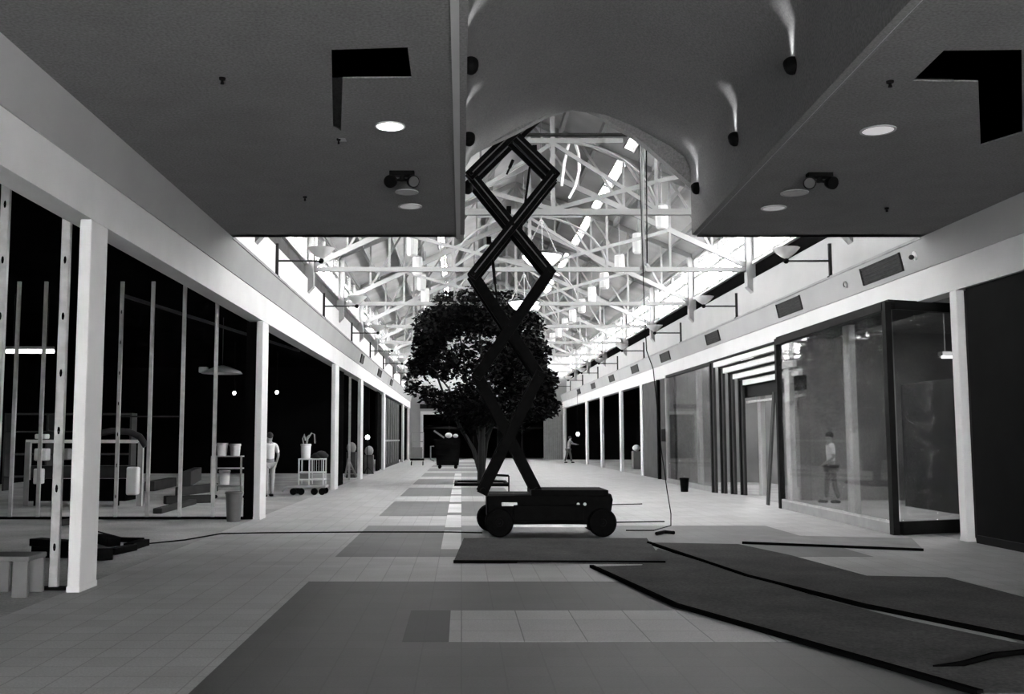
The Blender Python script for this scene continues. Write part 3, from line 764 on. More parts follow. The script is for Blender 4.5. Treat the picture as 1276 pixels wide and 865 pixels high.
for x in (.27, 1.4, 2.53):
    for y in (16.62, 17.48): g.tube([(x, y, zt+.14), (x, y, zt+1.29)], .02, 6)
g.build('guard_rail', liftm, r)
a = U(634, 593, Y=17.5); b = U(634, 616, Y=17.5)
m = MB(); m.bar(a, b, .025); m.bar(a, U(617, 592, Y=17.5), .025, .04); m.bar(U(634, 605, Y=17.5), U(612, 605, Y=17.5), .025, .035)
m.build('rear_ladder', liftm, r)

# ------------------------------------------------------------------ cables
tag(MB().tube([U(*p, Z=.012) for p in [(120, 662), (180, 678), (230, 673), (276, 665), (330, 664), (460, 663), (560, 663), (601, 664)]], .012, 6).build('floor_cable', black), 'thin black cable lying across the floor left of the lift', 'cable')
pts = [(3.28, 18.0, 7.6), (3.33, 18.0, 4.2), (3.36, 18.0, 3.2)] + [tuple(U(*p, Y=18.0)) for p in [(814, 460), (819, 510), (824, 560), (831, 610), (836, 640)]] + [tuple(U(836, 655, Z=.02))] + [tuple(U(p, 661, Z=.015)) for p in (815, 780)]
tag(MB().tube(pts, .009, 6).build('hanging_power_cord', black), 'thin dark cord hanging from the roof to the floor right of the lift', 'cable')
for (p, q, lab) in [((762, 651), (828, 650), 'thin black rod on the floor behind the lift wheel'), ((762, 629), (800, 628), 'short black bar on the floor right of the lift, farther one')]:
    tag(MB().tube([U(*p, Z=.012), U(*q, Z=.012)], .012, 6).build('floor_rod', black), lab, 'rod')
tag(MB().tube([U(*p, Z=.03) for p in [(818, 665), (828, 663), (840, 664)]], .03, 8).build('cord_plug', black), 'black plug lump at the end of the floor cord', 'plug')

# ------------------------------------------------------------------ protective sheets on the floor
def fsheet(pts, edge, label, m=sheet, th=.014, base=.004):
    P = [U(*p, Z=0) for p in pts]; P = [Vector((p.x, p.y, base)) for p in P]
    r = thing('floor_protection_sheet', label, 'sheet', P[0])
    MB().prism(P, (0, 0, th)).build('board', m, r)
    mm = MB()
    E = [U(*p, Z=0) for p in edge]
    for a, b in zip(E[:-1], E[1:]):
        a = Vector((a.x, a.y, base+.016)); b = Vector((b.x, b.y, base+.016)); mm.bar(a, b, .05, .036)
    mm.build('lifted_edge', sheetedge, r)  # black bar puts the shade under the sheet's edge into colour
fsheet([(565, 702), (829, 704), (806, 672), (578, 672)], [(565, 702), (829, 703)], 'grey board on the floor in front of the lift')
fsheet([(737, 708), (842, 757), (1222, 868), (1420, 868), (1276, 806), (1130, 775), (1042, 753), (820, 685), (800, 706)], [(737, 708), (842, 757), (1222, 868)], 'long dark floor sheet running from the board to the lower right', th=.012, base=.006)
fsheet([(808, 678), (930, 720), (1075, 757), (1278, 799), (1400, 820), (1400, 780), (1276, 747), (1180, 722), (1080, 720), (985, 694), (920, 680)], [(808, 678), (930, 720), (1075, 757), (1278, 799), (1380, 820)], 'wide dark floor sheet along the right, ending below the near column', th=.02)
fsheet([(925, 678), (1151, 687), (1136, 672), (948, 668)], [(925, 678), (1151, 687)], 'narrow grey board on the floor before the glass showcase', m=greyband)
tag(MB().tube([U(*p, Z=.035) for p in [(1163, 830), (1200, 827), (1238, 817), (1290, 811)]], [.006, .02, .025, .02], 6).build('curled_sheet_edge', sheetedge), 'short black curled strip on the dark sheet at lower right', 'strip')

# ------------------------------------------------------------------ tree
r = thing('indoor_tree', 'dark leafy tree standing mid-hall behind the lift', 'tree', U(600, 603, Z=0))
TY = U(600, 603, Z=0).y
def T(px, py, dy=0): return U(px, py, Y=TY+dy)
m = MB()
stems = [([(600, 604), (600, 570), (601, 530), (604, 490), (600, 440), (596, 400)], .16, .03),
         ([(599, 592), (590, 560), (572, 530), (556, 500), (545, 470), (535, 440)], .09, .02),
         ([(601, 590), (606, 550), (620, 510), (640, 470), (655, 430)], .09, .02),
         ([(600, 560), (592, 520), (582, 480), (575, 430), (570, 400)], .07, .02),
         ([(604, 540), (630, 500), (660, 480), (680, 470)], .06, .015),
         ([(572, 530), (560, 485), (540, 460), (522, 450)], .05, .012)]
rnd = random.Random(3)
for pts, r0, r1 in stems:
    k = len(pts); dy = rnd.uniform(-.9, .9)
    m.tube([T(*p, dy*i/(k-1)) for i, p in enumerate(pts)], [r0+(r1-r0)*i/(k-1) for i in range(k)], 8)
m.build('trunk', barkm, r, smooth=True)
blobs = [(560, 392, 30, 1), (595, 385, 32, 1), (628, 392, 30, 1), (540, 408, 26, 1), (655, 408, 24, .9), (530, 430, 17, .8), (552, 438, 28, .6), (600, 420, 34, .5),
         (645, 438, 30, 1), (665, 440, 22, 1), (520, 452, 14, .8), (532, 462, 22, .8), (575, 462, 26, .5), (615, 460, 30, .8), (655, 470, 30, 1), (675, 478, 20, 1), (520, 478, 18, .45), (545, 486, 22, .35),
         (575, 502, 24, .8), (600, 505, 30, .8), (635, 500, 30, .7), (665, 500, 26, 1), (683, 505, 15, 1), (640, 520, 22, .5), (590, 520, 22, .5), (533, 495, 10, .5), (556, 508, 16, .5), (685, 470, 10, .8)]
lm = MB(); mpp = TY/F
gaps = [(T(*q), a_, b_) for q, a_, b_ in [((603, 419), 9, 6), ((578, 424), 12, 5), ((562, 432), 7, 4), ((617, 420), 4, 5), ((530, 474), 14, 7), ((548, 478), 12, 8), ((570, 471), 8, 5), ((587, 468), 6, 4), ((640, 465), 4, 5), ((628, 438), 3, 3), ((634, 450), 3, 4), ((616, 480), 3, 3), ((651, 412), 5, 4), ((597, 445), 5, 8), ((578, 450), 5, 6), ((517, 470), 6, 5), ((543, 462), 4, 3), ((560, 482), 8, 5), ((645, 436), 3, 3)]]
for (px, py, R_, den) in blobs:
    c = T(px, py); rr = R_*mpp
    N = int(46*R_*den*(R_/22))
    for k in range(N):
        while True:
            d = Vector((rnd.uniform(-1,1), rnd.uniform(-1,1), rnd.uniform(-1,1)))
            if d.length < 1: break
        p = c + Vector((d.x*rr, d.y*rr*1.7, d.z*rr))
        if any(((p.x-g.x)/(a_*mpp))**2 + ((p.z-g.z)/(b_*mpp))**2 < 1 and rnd.random() < .9 for g, a_, b_ in gaps): continue
        s = rnd.uniform(.1, .2); a = Vector((rnd.uniform(-1,1), rnd.uniform(-1,1), rnd.uniform(-.7,.3))).normalized()
        b = a.cross(Vector((rnd.uniform(-1,1), rnd.uniform(-1,1), 1))).normalized()*s*.42
        lm.add([p, p+a*s*.5+b, p+a*s*1.15, p+a*s*.5-b], [(0,1,2,3)])
lm.build('foliage', leafm, r)
t = thing('tree_grate', 'low dark rectangular kerb around the base of the tree', 'kerb', (.7, TY, 0))
g0 = U(566, 606, Z=0); g1 = U(634, 606, Z=0)
m = MB()
m.box((g0.x, g0.y, 0), (g1.x, g0.y+.1, .1)); m.box((g0.x, g0.y+2.4, 0), (g1.x, g0.y+2.5, .1)); m.box((g0.x, g0.y+.1, 0), (g0.x+.1, g0.y+2.4, .1)); m.box((g1.x-.1, g0.y+.1, 0), (g1.x, g0.y+2.4, .1))
m.build('kerb_frame', black, t); MB().box((g0.x+.1, g0.y+.1, 0), (g1.x-.1, g0.y+2.4, .03)).build('soil_bed', wood, t)

# ------------------------------------------------------------------ studs
def stud_tall(x, y, z1, w, label, grp, holes=True, m=steel, lean=0):
    """C-shaped steel stud with knock-out holes in its web (web faces the camera)"""
    r = thing('steel_stud', label, 'stud', (x, y, 0), grp)
    z0 = 0.03; hz = []; z = .45
    while z < z1-.3: hz.append(z); z += .62
    loops = []
    if holes:
        for h in hz:
            loops.append([(x + w*.18*math.cos(2*PI*k/8), y, h + .045*math.sin(2*PI*k/8)) for k in range(8)])
    MB().prism([(x-w/2, y, z0), (x+w/2, y, z0), (x+w/2, y, z1), (x-w/2, y, z1)], (0, .004, 0), holes=loops).build('web', m, r)
    for s in (-1, 1): MB().box((x+s*w/2, y, z0), (x+s*(w/2-.004), y+.05, z1)).build('flange', m, r)
    return r
yS = 10.75
for i, px in enumerate([66, 0]):
    b = U(px, 727, Y=yS) if i == 0 else None
    x = b.x if i == 0 else -5.02
    stud_tall(x, yS, 4.85, .095, 'bright perforated steel stud just left of the nearest column' if i == 0 else 'bright perforated steel stud at the left edge of the picture', 'near steel studs')
tag(MB().box((-4.16, yS-.02, 0), (-4.62, yS+.09, .035)).build('floor_track', black), 'dark metal floor track beside the foot of the nearest column', 'track')
Y2 = 20.1
xs = []
for i, px in enumerate([18, 52, 90, 148, 187, 227, 268]):
    x = (px-575)*Y2/F; xs.append(x)
    if i == 2: continue
    wd = ['at far left behind the near stud', 'second from the picture edge, behind the near bay', '', 'thickest, right of the nearest column', 'second right of the nearest column', 'third right of the nearest column', 'fourth right, beside the dark pier'][i]
    stud_tall(x, Y2, 4.8, .07, 'thin grey stud of the second frame, '+wd, 'second frame studs', holes=(i == 3), m=steel)
tag(MB().box((-10.5, Y2-.03, 0), (-4.36, Y2+.09, .05)).build('floor_track', black), 'long dark floor track under the second row of studs', 'track')
tag(MB().bar((-7.0, Y2+.2, 4.55), (-4.9, 30.0, 4.25), .05, .07).build('ceiling_joist', darkgrey), 'faint sloping joist high in the dark left shop', 'joist')
tag(MB().bar((xs[3], Y2+.055, 2.05), (xs[5], Y2+.055, 2.05), .02, .03).build('cross_brace', darkgrey), 'thin horizontal brace joining the second frame studs', 'brace')
for i, (px, z1) in enumerate([(436, 4.8), (431, 4.8)][:1]):
    stud_tall((px-575)*38.3/F, 38.3, 4.6, .08, 'thin stud beside the third shop bay pier', None, holes=False)
v = U(38, 438, Y=22.5)
t = thing('fluorescent_batten', 'bright horizontal fluorescent tube hanging in the near left shop', 'light', v)
a = U(8, 438, Y=22.5); b = U(67, 438, Y=22.5)
MB().tube([a, b], .045, 10).build('tube', tubeon, t)
MB().box((a.x, 22.46, v.z+.05), (b.x, 22.54, v.z+.11)).build('batten', plasticg, t)
for x in (a.x+.15, b.x-.15): MB().tube([(x, 22.5, v.z+.1), (x, 22.5, 4.9)], .006, 5).build('hanger', darkgrey, t)
for (px, py, Y, lab) in [(292, 490, 34, 'small bare bulb glowing in the dark left of the second column'), (345, 489, 38, 'small bare bulb glowing in the dark right of the second column'), (720, 541, 66, 'tiny bare bulb glowing in the far right dark shop')]:
    v = U(px, py, Y=Y); t = thing('bare_bulb', lab, 'bulb', v)
    MB().ball(v, .055*Y/34, 12, (1,1,1.2)).build('bulb', bulbon, t, smooth=True)
    MB().lathe(v+Vector((0,0,.07*Y/34)), [(.04, 0), (.04, .1)], 10).build('socket', black, t)
    MB().tube([v+Vector((0,0,.16)), (v.x, v.y, 4.9 if px < 500 else 4.6)], .01, 5).build('wire', black, t)
# hooded fixture
v = U(277, 462, Y=27)
t = thing('hanging_hood_light', 'dim grey shallow hood light hanging high in the left shop', 'light', v)
MB().lathe(v, [(.55, -.08), (.5, -.02), (.2, .1), (.05, .14)], 20, caps=False).build('hood', steel, t, smooth=True)
MB().box(v+Vector((-.62, -.1, -.06)), v+Vector((-.4, .1, .1))).build('ballast_box', steel, t, bevel=.02)
MB().tube([v+Vector((0,0,.13)), (v.x, v.y, 4.9)], .012, 6).build('stem', darkgrey, t)

# ------------------------------------------------------------------ things in and before the left shops
bucket('waste_bucket', U(291, 650, Z=0), .13, .165, .58, bucketg, 'grey tall bucket beside the dark pier of the second column', 'bucket')
# shelf trolley with pails
def trolley(c, w, d, zs, label, m, wheels=True):
    t = thing('shelf_trolley', label, 'trolley', c); c = Vector(c)
    for sx in (-1, 1):
        for sy in (-1, 1):
            p = c+Vector((sx*w/2, sy*d/2, .1)); MB().box(p-Vector((.02,.02,0)), p+Vector((.02,.02,zs[-1]-.1))).build('upright', m, t)
            q = MB().lathe(c+Vector((sx*w/2, sy*d/2-.02, .05)), [(.05, 0), (.05, .035)], 14, axis=(0,1,0)).build('castor', rubber, t)
    for z in zs: MB().box(c+Vector((-w/2-.02, -d/2-.02, z)), c+Vector((w/2+.02, d/2+.02, z+.03))).build('shelf', m, t, bevel=.006)
    return t
c = U(284, 622, Z=0); c = Vector((c.x, c.y, 0)); trolley(c, .78, .5, [.35, .8, 1.12], 'metal shelf trolley with pails behind the second frame studs', plasticg)
for dx, zz, h, mm, lab in [(-.18, 1.15, .34, plasticw, 'pale pail, left of the two on the trolley top'), (.17, 1.15, .32, plasticw, 'pale pail, right of the two on the trolley top'), (-.1, .383, .38, plasticw, 'pale pail on the trolley lower shelf')]:
    bucket('paint_pail', c+Vector((dx, 0, zz)), .12, .145, h, mm, lab, 'pail')
# service cart
c = U(384, 617, Z=0); c = Vector((c.x, c.y+.3, 0))
t = thing('platform_cart', 'low wheeled platform cart loaded with a rack in the left shop', 'cart', c)
MB().box(c+Vector((-.65, -.35, .2)), c+Vector((.5, .35, .28))).build('deck', plasticg, t, bevel=.02)
MB().bar(c+Vector((-.62, -.3, .22)), c+Vector((-.75, -.3, .1)), .05).build('bumper', plasticg, t)
for sx in (-.42, -.2, .18, .4):
    MB().lathe(c+Vector((sx, -.33, .1)), [(.04, -.03), (.1, -.03), (.1, .03), (.04, .03)], 18, axis=(0,1,0)).build('wheel', rubber, t)
MB().lathe(c+Vector((-.42, .3, .1)), [(.1, -.03), (.1, .03)], 18, axis=(0,1,0)).build('wheel', rubber, t)
MB().lathe(c+Vector((.4, .3, .1)), [(.1, -.03), (.1, .03)], 18, axis=(0,1,0)).build('wheel', rubber, t)
t2 = thing('wire_rack', 'pale two-tier rack standing on the platform cart', 'rack', c+Vector((0,0,.28)))
for x in (-.28, 0.02, .42):
    for y in (-.28, .28): MB().box(c+Vector((x-.018, y-.018, .28)), c+Vector((x+.018, y+.018, 1.02))).build('upright', plasticw, t2)
for z in (.42, .62, 1.0): 
    m = MB(); m.box(c+Vector((-.3, -.3, z)), c+Vector((.44, .3, z+.035))); m.build('shelf', plasticw, t2)
m = MB()
for k in range(5): m.box(c+Vector((.08+k*.07, -.29, .66)), c+Vector((.09+k*.07, -.28, 1.0)))
m.build('wire_side', plasticw, t2)
MB().box(c+Vector((-.26, -.2, .455)), c+Vector((-.02, .2, .6))).build('drawer_box', greywall, t2)
bucket('tool_pail', c+Vector((-.13, 0, 1.035)), .13, .15, .42, plasticw, 'tall pale pail holding hoses on top of the rack', 'pail', False)
m = MB()
cc = c+Vector((-.13, 0, 1.35))
m.tube([cc+Vector(v) for v in ((-.05,0,0), (-.1,0,.25), (-.06,.02,.38), (-.02,0,.2))], .022, 6)
m.tube([cc+Vector(v) for v in ((.02,0,0), (.05,0,.25), (.16,0,.42), (.24,0,.38), (.26,0,.12))], .02, 6)
m.tube([cc+Vector(v) for v in ((0,.03,0), (.02,.03,.3), (.1,.03,.36))], .02, 6)
tag(m.build('hose_bundle', plasticg), 'curved grey hoses sticking up out of the tall pail', 'hose')
bm_ = MB()
for k, (dx, dz, r_) in enumerate([(.2, .1, .12), (.32, .16, .13), (.4, .1, .11), (.12, .07, .09)]):
    bm_.ball(c+Vector((dx, 0, 1.035+dz*.8)), r_, 12, (1.2, 1, .75))
tag(bm_.build('crumpled_tarp', darkgrey, smooth=True), 'dark crumpled tarp heaped on the rack beside the pail', 'tarp')
# storage cabinet / work rack behind first bays
yy = 24.0
def E(px, py, Y=yy): return U(px, py, Y=Y)
a = E(62, 640); b = E(168, 640)
t = thing('work_rack', 'dark equipment rack with pale top rail behind the nearest column', 'rack', (a.x, yy, 0))
x0, x1 = E(30, 600).x, E(172, 600).x
MB().box((x0, yy, .12), (x1-.3, yy+.8, .62)).build('lower_body', blackish, t)
MB().box((x0, yy+.1, .66), (x1-.3, yy+.75, .95)).build('middle_body', darkgrey, t)
MB().box((x0, yy, 1.5), (x1, yy+.06, 1.58)).build('top_rail', plasticw, t)
for x in (x0, x1-.02): MB().box((x, yy-.02, 0), (x+.12, yy+.08, 1.52)).build('post', plasticg, t)
for x in (x0+.2, x1-.6): MB().box((x, yy+.1, 0), (x+.1, yy+.2, .12)).build('foot', blackish, t)
MB().tube([E(118, 541), E(140, 537), E(160, 538), E(174, 544), E(182, 556)], .08, 10).build('bent_duct', darkgrey, t, smooth=True)
v0, v1 = E(157, 617, yy-.25), E(172, 582, yy-.25)
tag(MB().box((v0.x, yy-.3, v0.z), (v1.x, yy-.05, v1.z)).build('white_drum', plasticw, bevel=.04), 'bright white container at the right end of the dark rack', 'container')
for k, (p, q, lab) in enumerate([((45, 574), (61, 559), 'white carton showing between the near studs, larger one'), ((44, 603), (54, 584), 'white sack showing low between the near studs'), ((46, 547), (60, 541), 'small white bundle highest between the near studs'), ((76, 573), (88, 559), 'grey carton just left of the nearest column')]):
    v0 = E(*p, yy-.1); v1 = E(*q, yy-.1)
    tag(MB().box((v0.x, yy-.25, v0.z), (v1.x, yy+.02, v1.z)).build('carton' if k != 1 else 'sack', plasticw if k < 3 else cardb, bevel=.03), lab, 'carton' if k != 1 else 'sack')
# planks and debris by the near bay
k = 0
for (p, q, w, h, z, lab) in [((44, 694), (90, 694), .3, .17, 0, 'thick black timber block lying behind the nearest stud'), ((44, 680), (92, 684), .2, .1, .17, 'black timber lying on top of the thick block'),
                          ((118, 698), (140, 697), .22, .14, 0, 'black timber block just right of the nearest column'), ((138, 692), (166, 686), .14, .09, 0, 'black offcut, second from the nearest column'), ((160, 686), (180, 680), .16, .1, 0, 'black offcut at the right end of the pile'),
                          ((124, 676), (142, 681), .2, .13, 0, 'chunky black offcut at the back of the pile'), ((136, 675), (178, 676), .1, .07, 0, 'long thin black offcut at the back of the pile')]:
    a = U(*p, Z=z); b = U(*q, Z=z)
    a = Vector((a.x, a.y, z+h/2+.001)); b = Vector((b.x, b.y, z+h/2+.001))
    tag(MB().bar(a, b, w, h).build('timber_offcut', black, bevel=.01), lab, 'timber')
# traffic-cone like dark stand behind column and crate
c = U(20, 745, Z=0)
t = thing('work_stool', 'small grey stool frame at the bottom left edge', 'stool', (c.x, c.y, 0))
x0, x1 = U(-30, 745, Z=0).x, U(34, 745, Z=0).x; y0 = c.y
MB().box((x0, y0, .36), (x1, y0+.45, .41)).build('seat', cardb, t, bevel=.01)
for x in (x0, x1-.16): 
    for y in (y0, y0+.38): MB().box((x, y, 0), (x+.15, y+.05, .36)).build('leg', cardb, t)
# far left clutter
v = U(462, 585, Z=0); v = Vector((v.x-.3, v.y, 0))
t = thing('step_ladder', 'pale folding ladder leaning in the dark shop behind the third column', 'ladder', U(440, 592, Z=0))
a = U(434, 572, Y=40.5); b = U(444, 594, Y=40.0)
MB().bar(a, b, .05, .07).build('rail', plasticg, t); MB().bar(a, b+Vector((-.45, 0, 0)), .05, .07).build('rail', plasticg, t)
for k in (.35, .6, .85): MB().bar(a.lerp(b, k), a.lerp(b+Vector((-.45, 0, 0)), k), .03).build('rung', plasticg, t)
for (px, py, R_, Y, mm, lab) in [(438, 558, .2, 41.5, greywall, 'rounded grey sack in the shop before the fourth column'), (460, 562, .2, 46, greywall, 'rounded grey sack in the shop after the fourth column')]:
    v = U(px, py, Y=Y)
    t = thing('bagged_material', lab, 'sack', (v.x, v.y, 0))
    MB().ball((v.x, v.y, v.z), R_, 14, (1, .8, 1.15)).build('sack', mm, t, smooth=True)
    MB().box((v.x-.2, v.y-.2, 0), (v.x+.2, v.y+.2, v.z-R_*.9)).build('crate_base', wood, t)
v = U(458, 545, Y=45.5); t = thing('site_lamp', 'small bright lamp glowing among sacks in the left shop', 'light', (v.x, v.y, 0))
MB().ball(v, .1, 12).build('lamp', bulbon, t, smooth=True); MB().tube([(v.x, v.y, 0), v-Vector((0,0,.05))], .02, 6).build('stand', black, t)
for k in range(3): MB().bar((v.x, v.y, .35), (v.x+.3*math.cos(k*2.1), v.y+.3*math.sin(k*2.1), .01), .02).build('leg', black, t)
# dark wheeled rubbish bin mid far
c = U(558, 584, Z=0); c = Vector((c.x, c.y, 0))
t = thing('rubbish_cart', 'tall black wheeled rubbish cart in the far hall left of the tree', 'cart', c)
w = .72; z0, z1 = .18, 1.62
m = MB(); vs = []
for (hw, hd, z) in ((w*.82, .42, z0), (w, .5, z1), (w*.94, .46, z1), (w*.78, .38, z0+.04)):
    vs += [c+Vector((-hw, -hd, z)), c+Vector((hw, -hd, z)), c+Vector((hw, hd, z)), c+Vector((-hw, hd, z))]
fs = [(3,2,1,0), (12,13,14,15)]
for i in range(3):
    for k in range(4): fs.append((i*4+k, i*4+(k+1)%4, (i+1)*4+(k+1)%4, (i+1)*4+k))
m.add(vs, fs).build('hopper', black, t)
m = MB()
for k in range(4): m.box(c+Vector((-w*.86-.0, -.5, .4+k*.3)), c+Vector((w*.86, -.44, .44+k*.3)))
m.build('hopper_rib', black, t)
MB().box(c+Vector((-w-.02, -.52, z1-.06)), c+Vector((w+.02, .52, z1))).build('lip', black, t)
for sx in (-1, 1):
    for sy in (-1, 1): MB().lathe(c+Vector((sx*w*.6, sy*.32, .1)), [(.1, -.04), (.1, .04)], 16, axis=(0,1,0)).build('wheel', rubber, t)
MB().tube([c+Vector((-w-.02, -.3, 1.2)), c+Vector((-w-.2, -.3, 1.2)), c+Vector((-w-.2, -.3, .5)), c+Vector((-w, -.3, .4))], .03, 8).build('push_handle', plasticg, t)
for (dx, dz, r_, lab) in [(.05, .13, .16, 'white crumpled bag on top of the black rubbish cart, larger one'), (.42, .1, .12, 'white crumpled bag on the cart top, right-hand smaller one')]:
    tag(MB().ball(c+Vector((dx, -.2, z1+dz+.04)), r_, 10, (1.2, 1, .9)).build('rubbish_bag', plasticw, smooth=True), lab, 'bag')
tag(MB().bar(c+Vector((-.75, -.1, z1+.42)), c+Vector((-.2, -.1, z1+.04)), .08, .08).build('board_scrap', plasticg), 'pale board scrap poking up from the black rubbish cart', 'board')
# chair-like trolley left of it
c = U(520, 580, Z=0); c = Vector((c.x, c.y, 0))
t = thing('hand_trolley', 'grey tall-backed trolley in the far left corner', 'trolley', c)
for sx in (-1, 1):
    MB().tube([c+Vector((sx*.35, .2, .1)), c+Vector((sx*.35, .25, 2.0))], .03, 6).build('back_rail', plasticg, t)
    MB().lathe(c+Vector((sx*.35, -.25, .12)), [(.12, -.03), (.12, .03)], 14, axis=(1,0,0)).build('wheel', rubber, t)
MB().box(c+Vector((-.42, -.4, .3)), c+Vector((.42, .25, .42))).build('deck', black, t)
for z in (.9, 1.4, 1.95): MB().box(c+Vector((-.35, .22, z)), c+Vector((.35, .28, z+.06))).build('cross_bar', plasticg, t)
MB().box(c+Vector((-.3, -.1, .44)), c+Vector((.3, .2, 1.1))).build('load_box', greywall, t)
# right far clutter
c = U(768, 584, Y=52); 
tag(MB().box((9.1, 53.0, 0), (9.7, 53.6, .95)).build('carton_stack', cardb, bevel=.02), 'pale carton in the dark shop between the middle right columns', 'carton')
tag(MB().ball((9.3, 53.2, 1.12), .17, 12, (1.2,1,1)).build('white_bundle', plasticw, smooth=True), 'white bundle on top of the pale carton', 'bundle')
tag(MB().box((8.2, 44.6, 0), (8.8, 45.4, .28)).build('low_box', cardb, bevel=.02), 'low pale box inside the first dark bay on the right', 'box')

for i, (p, q, w, h, z, lab) in enumerate([((196, 640), (240, 628), .2, .12, 0, 'dark board lying on the left shop floor, nearest of the scattered pile'), ((205, 628), (262, 626), .25, .2, 0, 'dark thick board pile in the left shop right of the white container'), ((222, 618), (268, 612), .2, .25, 0, 'dark stacked boards before the shelf trolley'),
        ((232, 606), (246, 598), .3, .5, 0, 'grey low heap at the back of the left shop floor'), ((186, 612), (214, 606), .3, .3, 0, 'dark low heap behind the second frame studs'), ((70, 655), (96, 652), .2, .1, 0, 'dark scrap on the floor behind the near stud')]):
    a = U(*p, Z=0); b = U(*q, Z=0); a.z = b.z = h/2-.008
    tag(MB().bar(a, b, w, h).build('scrap_board', darkgrey if i != 3 else boardg, bevel=.02), lab, 'boards')
t = thing('back_shelving', 'faint grey open shelving against the back of the left shop', 'shelf', (-12.5, 31, 0))
for x in (-14.2, -12.9, -11.6, -10.3): MB().box((x, 31, 0), (x+.06, 31.5, 2.4)).build('upright', boardg, t)
for z in (.4, 1.1, 1.8, 2.35): MB().box((-14.2, 31, z), (-10.24, 31.5, z+.05)).build('shelf', boardg, t)
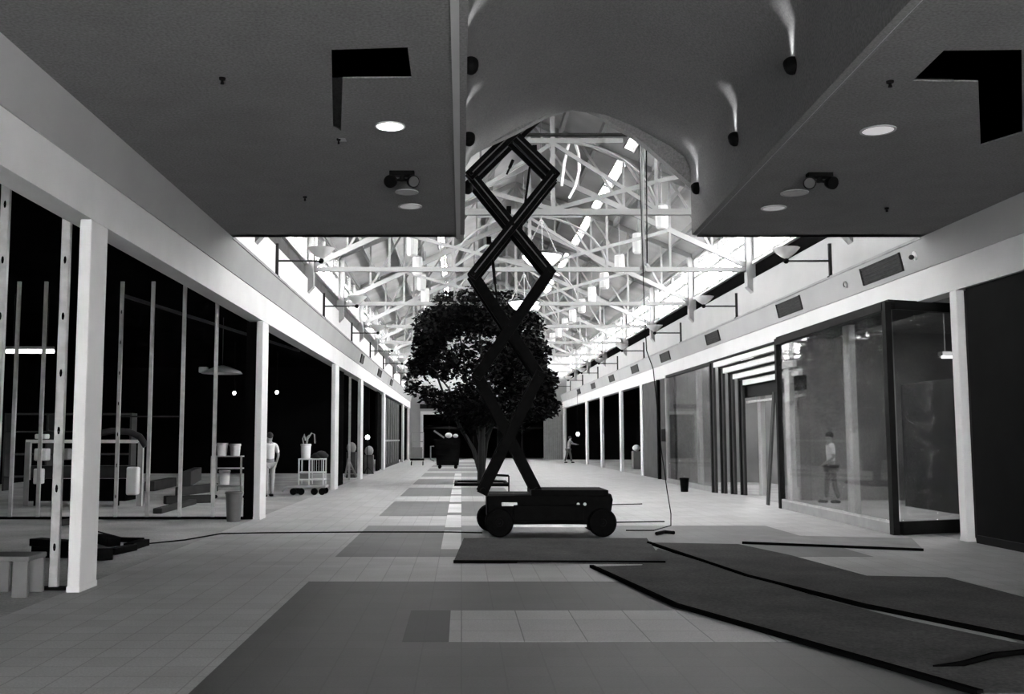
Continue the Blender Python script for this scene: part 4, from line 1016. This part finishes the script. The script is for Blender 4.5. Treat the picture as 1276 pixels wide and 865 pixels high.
# ------------------------------------------------------------------ people
def skinned(name, verts, edges, radii, m, parent, root=0, sub=1):
    me = bpy.data.meshes.new(name); me.from_pydata([tuple(v) for v in verts], edges, []); me.update()
    o = bpy.data.objects.new(name, me); C.objects.link(o); me.materials.append(m); o.parent = parent
    sk = o.modifiers.new('skin', 'SKIN'); sk.use_smooth_shade = True
    lay = me.skin_vertices[0].data if me.skin_vertices else None
    if lay is None:
        b = bmesh.new(); b.from_mesh(me); b.verts.layers.skin.verify(); b.to_mesh(me); b.free(); lay = me.skin_vertices[0].data
    for i, r_ in enumerate(radii):
        r_ = r_ if isinstance(r_, tuple) else (r_, r_); lay[i].radius = r_; lay[i].use_root = (i == root)
    ss = o.modifiers.new('sub', 'SUBSURF'); ss.levels = sub; ss.render_levels = sub
    OFF[o.name] = OFF[parent.name]; return o
def person(loc, label, rot, shirt, trous, armL, armR, stride=.08, h=1.76, lean=0.0):
    r = thing('person', label, 'person', loc); r.rotation_euler.z = rot
    k = h/1.76
    V = []; Ed = []; R_ = []
    def add(p, rad, par=None):
        V.append(Vector(p)*k); R_.append(tuple(q*k for q in rad) if isinstance(rad, tuple) else rad*k)
        if par is not None: Ed.append((par, len(V)-1))
        return len(V)-1
    ly = lean
    pel = add((0, 0, .95), (.15, .10)); wa = add((0, ly*.3, 1.12), (.125, .09), pel); ch = add((0, ly*.7, 1.32), (.15, .10), wa); nb = add((0, ly, 1.46), (.07, .06), ch)
    nk = add((0, ly+.015, 1.53), .052, nb); hd = add((0, ly+.03, 1.62), (.075, .088), nk); tp = add((0, ly+.02, 1.70), (.068, .08), hd)
    nose = add((0, ly+.125, 1.61), .014, hd)
    ears = [add((s*.082, ly+.015, 1.62), .016, hd) for s in (-1, 1)]
    arms = []
    for s, (el, wr) in ((-1, armL), (1, armR)):
        sh = add((s*.19, ly, 1.42), .056, nb); e = add(el, .042, sh); w = add(wr, .028, e)
        d = (Vector(wr)-Vector(el)).normalized(); side = Vector((1, 0, 0)) if abs(d.x) < .7 else Vector((0, 1, 0))
        pm = add(Vector(wr)+d*.075, (.036, .022), w)
        for q, ln in ((-.027, .075), (-.009, .09), (.009, .085), (.027, .065)):
            f1 = add(Vector(wr)+d*.12+side*q, .009, pm); f2 = add(Vector(wr)+d*(.12+ln)+side*q*1.15+Vector((0, .02, 0)), .0075, f1)
        th = add(Vector(wr)+d*.06-side*.045, .011, w); add(Vector(wr)+d*.11-side*.06, .009, th)
        arms.append((sh, e, w))
    legs = []
    for s in (-1, 1):
        hp = add((s*.09, 0, .88), .085, pel); kn = add((s*.1, s*stride*.5+.02, .49), .06, hp); an = add((s*.1, s*stride-.02, .09), .038, kn); to = add((s*.115, s*stride+.14, .035), (.04, .03), an)
        legs.append((hp, kn, an, to))
    skinned('body', V, Ed, R_, skin, r)
    # shirt
    sv = [V[pel]+Vector((0,0,.03)), V[wa], V[ch], V[nb]-Vector((0,0,.01))]; sr = [(.165*k, .115*k), (.15*k, .11*k), (.175*k, .12*k), (.085*k, .075*k)]; se = [(0,1), (1,2), (2,3)]
    for (sh, e, w) in arms:
        sv += [V[sh], V[sh].lerp(V[e], .85)]; sr += [.068*k, .06*k]; n_ = len(sv); se += [(3, n_-2), (n_-2, n_-1)]
    skinned('shirt', sv, se, sr, shirt, r)
    tv = [V[pel]-Vector((0,0,.0))]; tr_ = [(.16*k, .112*k)]; te = []
    for (hp, kn, an, to) in legs:
        tv += [V[hp], V[kn], V[an]+Vector((0,0,.02))]; tr_ += [.1*k, .077*k, .06*k]; n_ = len(tv); te += [(0, n_-3), (n_-3, n_-2), (n_-2, n_-1)]
    skinned('trousers', tv, te, tr_, trous, r)
    for (hp, kn, an, to) in legs:
        p = V[to]; m = MB()
        m.ball((0,0,0), 1, 14, (.055*k, .13*k, .05*k)); m.v = [Vector((v.x, v.y, max(v.z, -.035))) for v in m.v]
        m.v = [v+Vector((p.x, p.y-.07, .036))+Vector(loc) for v in m.v]; m.build('shoe', black, r, smooth=True)
    m = MB(); hc = (V[hd]+V[tp])/2 + Vector(loc)
    m.ball(hc+Vector((0,-.015,.035)), .1*k, 16, (.92, 1.08, .95)); m.v = [v if v.z > hc.z-.02 or v.y < hc.y-.03 else Vector((v.x, v.y, hc.z-.02)) for v in m.v]
    m.build('hair', hairm, r, smooth=True)
    return r
v = U(335, 619, Z=0)
person((v.x, v.y, 0), 'person in a white shirt and pale trousers standing half behind the second column', .5, cloth_w, cloth_p, ((-.25, -.02, 1.14), (-.24, .12, .92)), ((.25, -.02, 1.14), (.24, .14, .92)))
v = U(1037, 627, Z=0)
person((v.x, v.y, 0), 'person in a white shirt and dark trousers inside the glass showcase shop', 1.5, cloth_w, cloth_d, ((-.25, 0, 1.14), (-.2, .2, 1.0)), ((.25, -.02, 1.14), (.25, .05, .9)), .12)
v = U(713, 577, Z=0); v = Vector((v.x-.25, v.y, 0))
person((v.x, v.y, 0), 'person in grey stooping with arms out in the far right dark shop', -1.2, greywall, cloth_d, ((-.25, .22, 1.3), (-.2, .48, 1.25)), ((.25, .22, 1.3), (.2, .48, 1.25)), .2, 1.76, .12)

# ------------------------------------------------------------------ light
w = bpy.data.worlds.new('sky'); S.world = w; w.use_nodes = True
bg = w.node_tree.nodes['Background']; bg.inputs[0].default_value = (1, 1, 1, 1); bg.inputs[1].default_value = 66
# unseen end wall behind the camera; opening added and sized for fill daylight
struct('wall_back', MB().prism([(-4.5, YB, 0), (-.8, YB, 0), (-.8, YB, 2.4), (4.7, YB, 2.4), (4.7, YB, 0), (8.3, YB, 0), (8.3, YB, 8.0), (-4.5, YB, 8.0)], (0, -.2, 0)), greywall)
S.view_settings.view_transform = 'Standard'; S.view_settings.look = 'None'
S.view_settings.gamma = 1.0; S.view_settings.use_curve_mapping = False
S.view_settings.exposure = 0.0
cy = S.cycles
cy.use_denoising = True; cy.max_bounces = 10; cy.diffuse_bounces = 6; cy.transparent_max_bounces = 12; cy.sample_clamp_indirect = 8
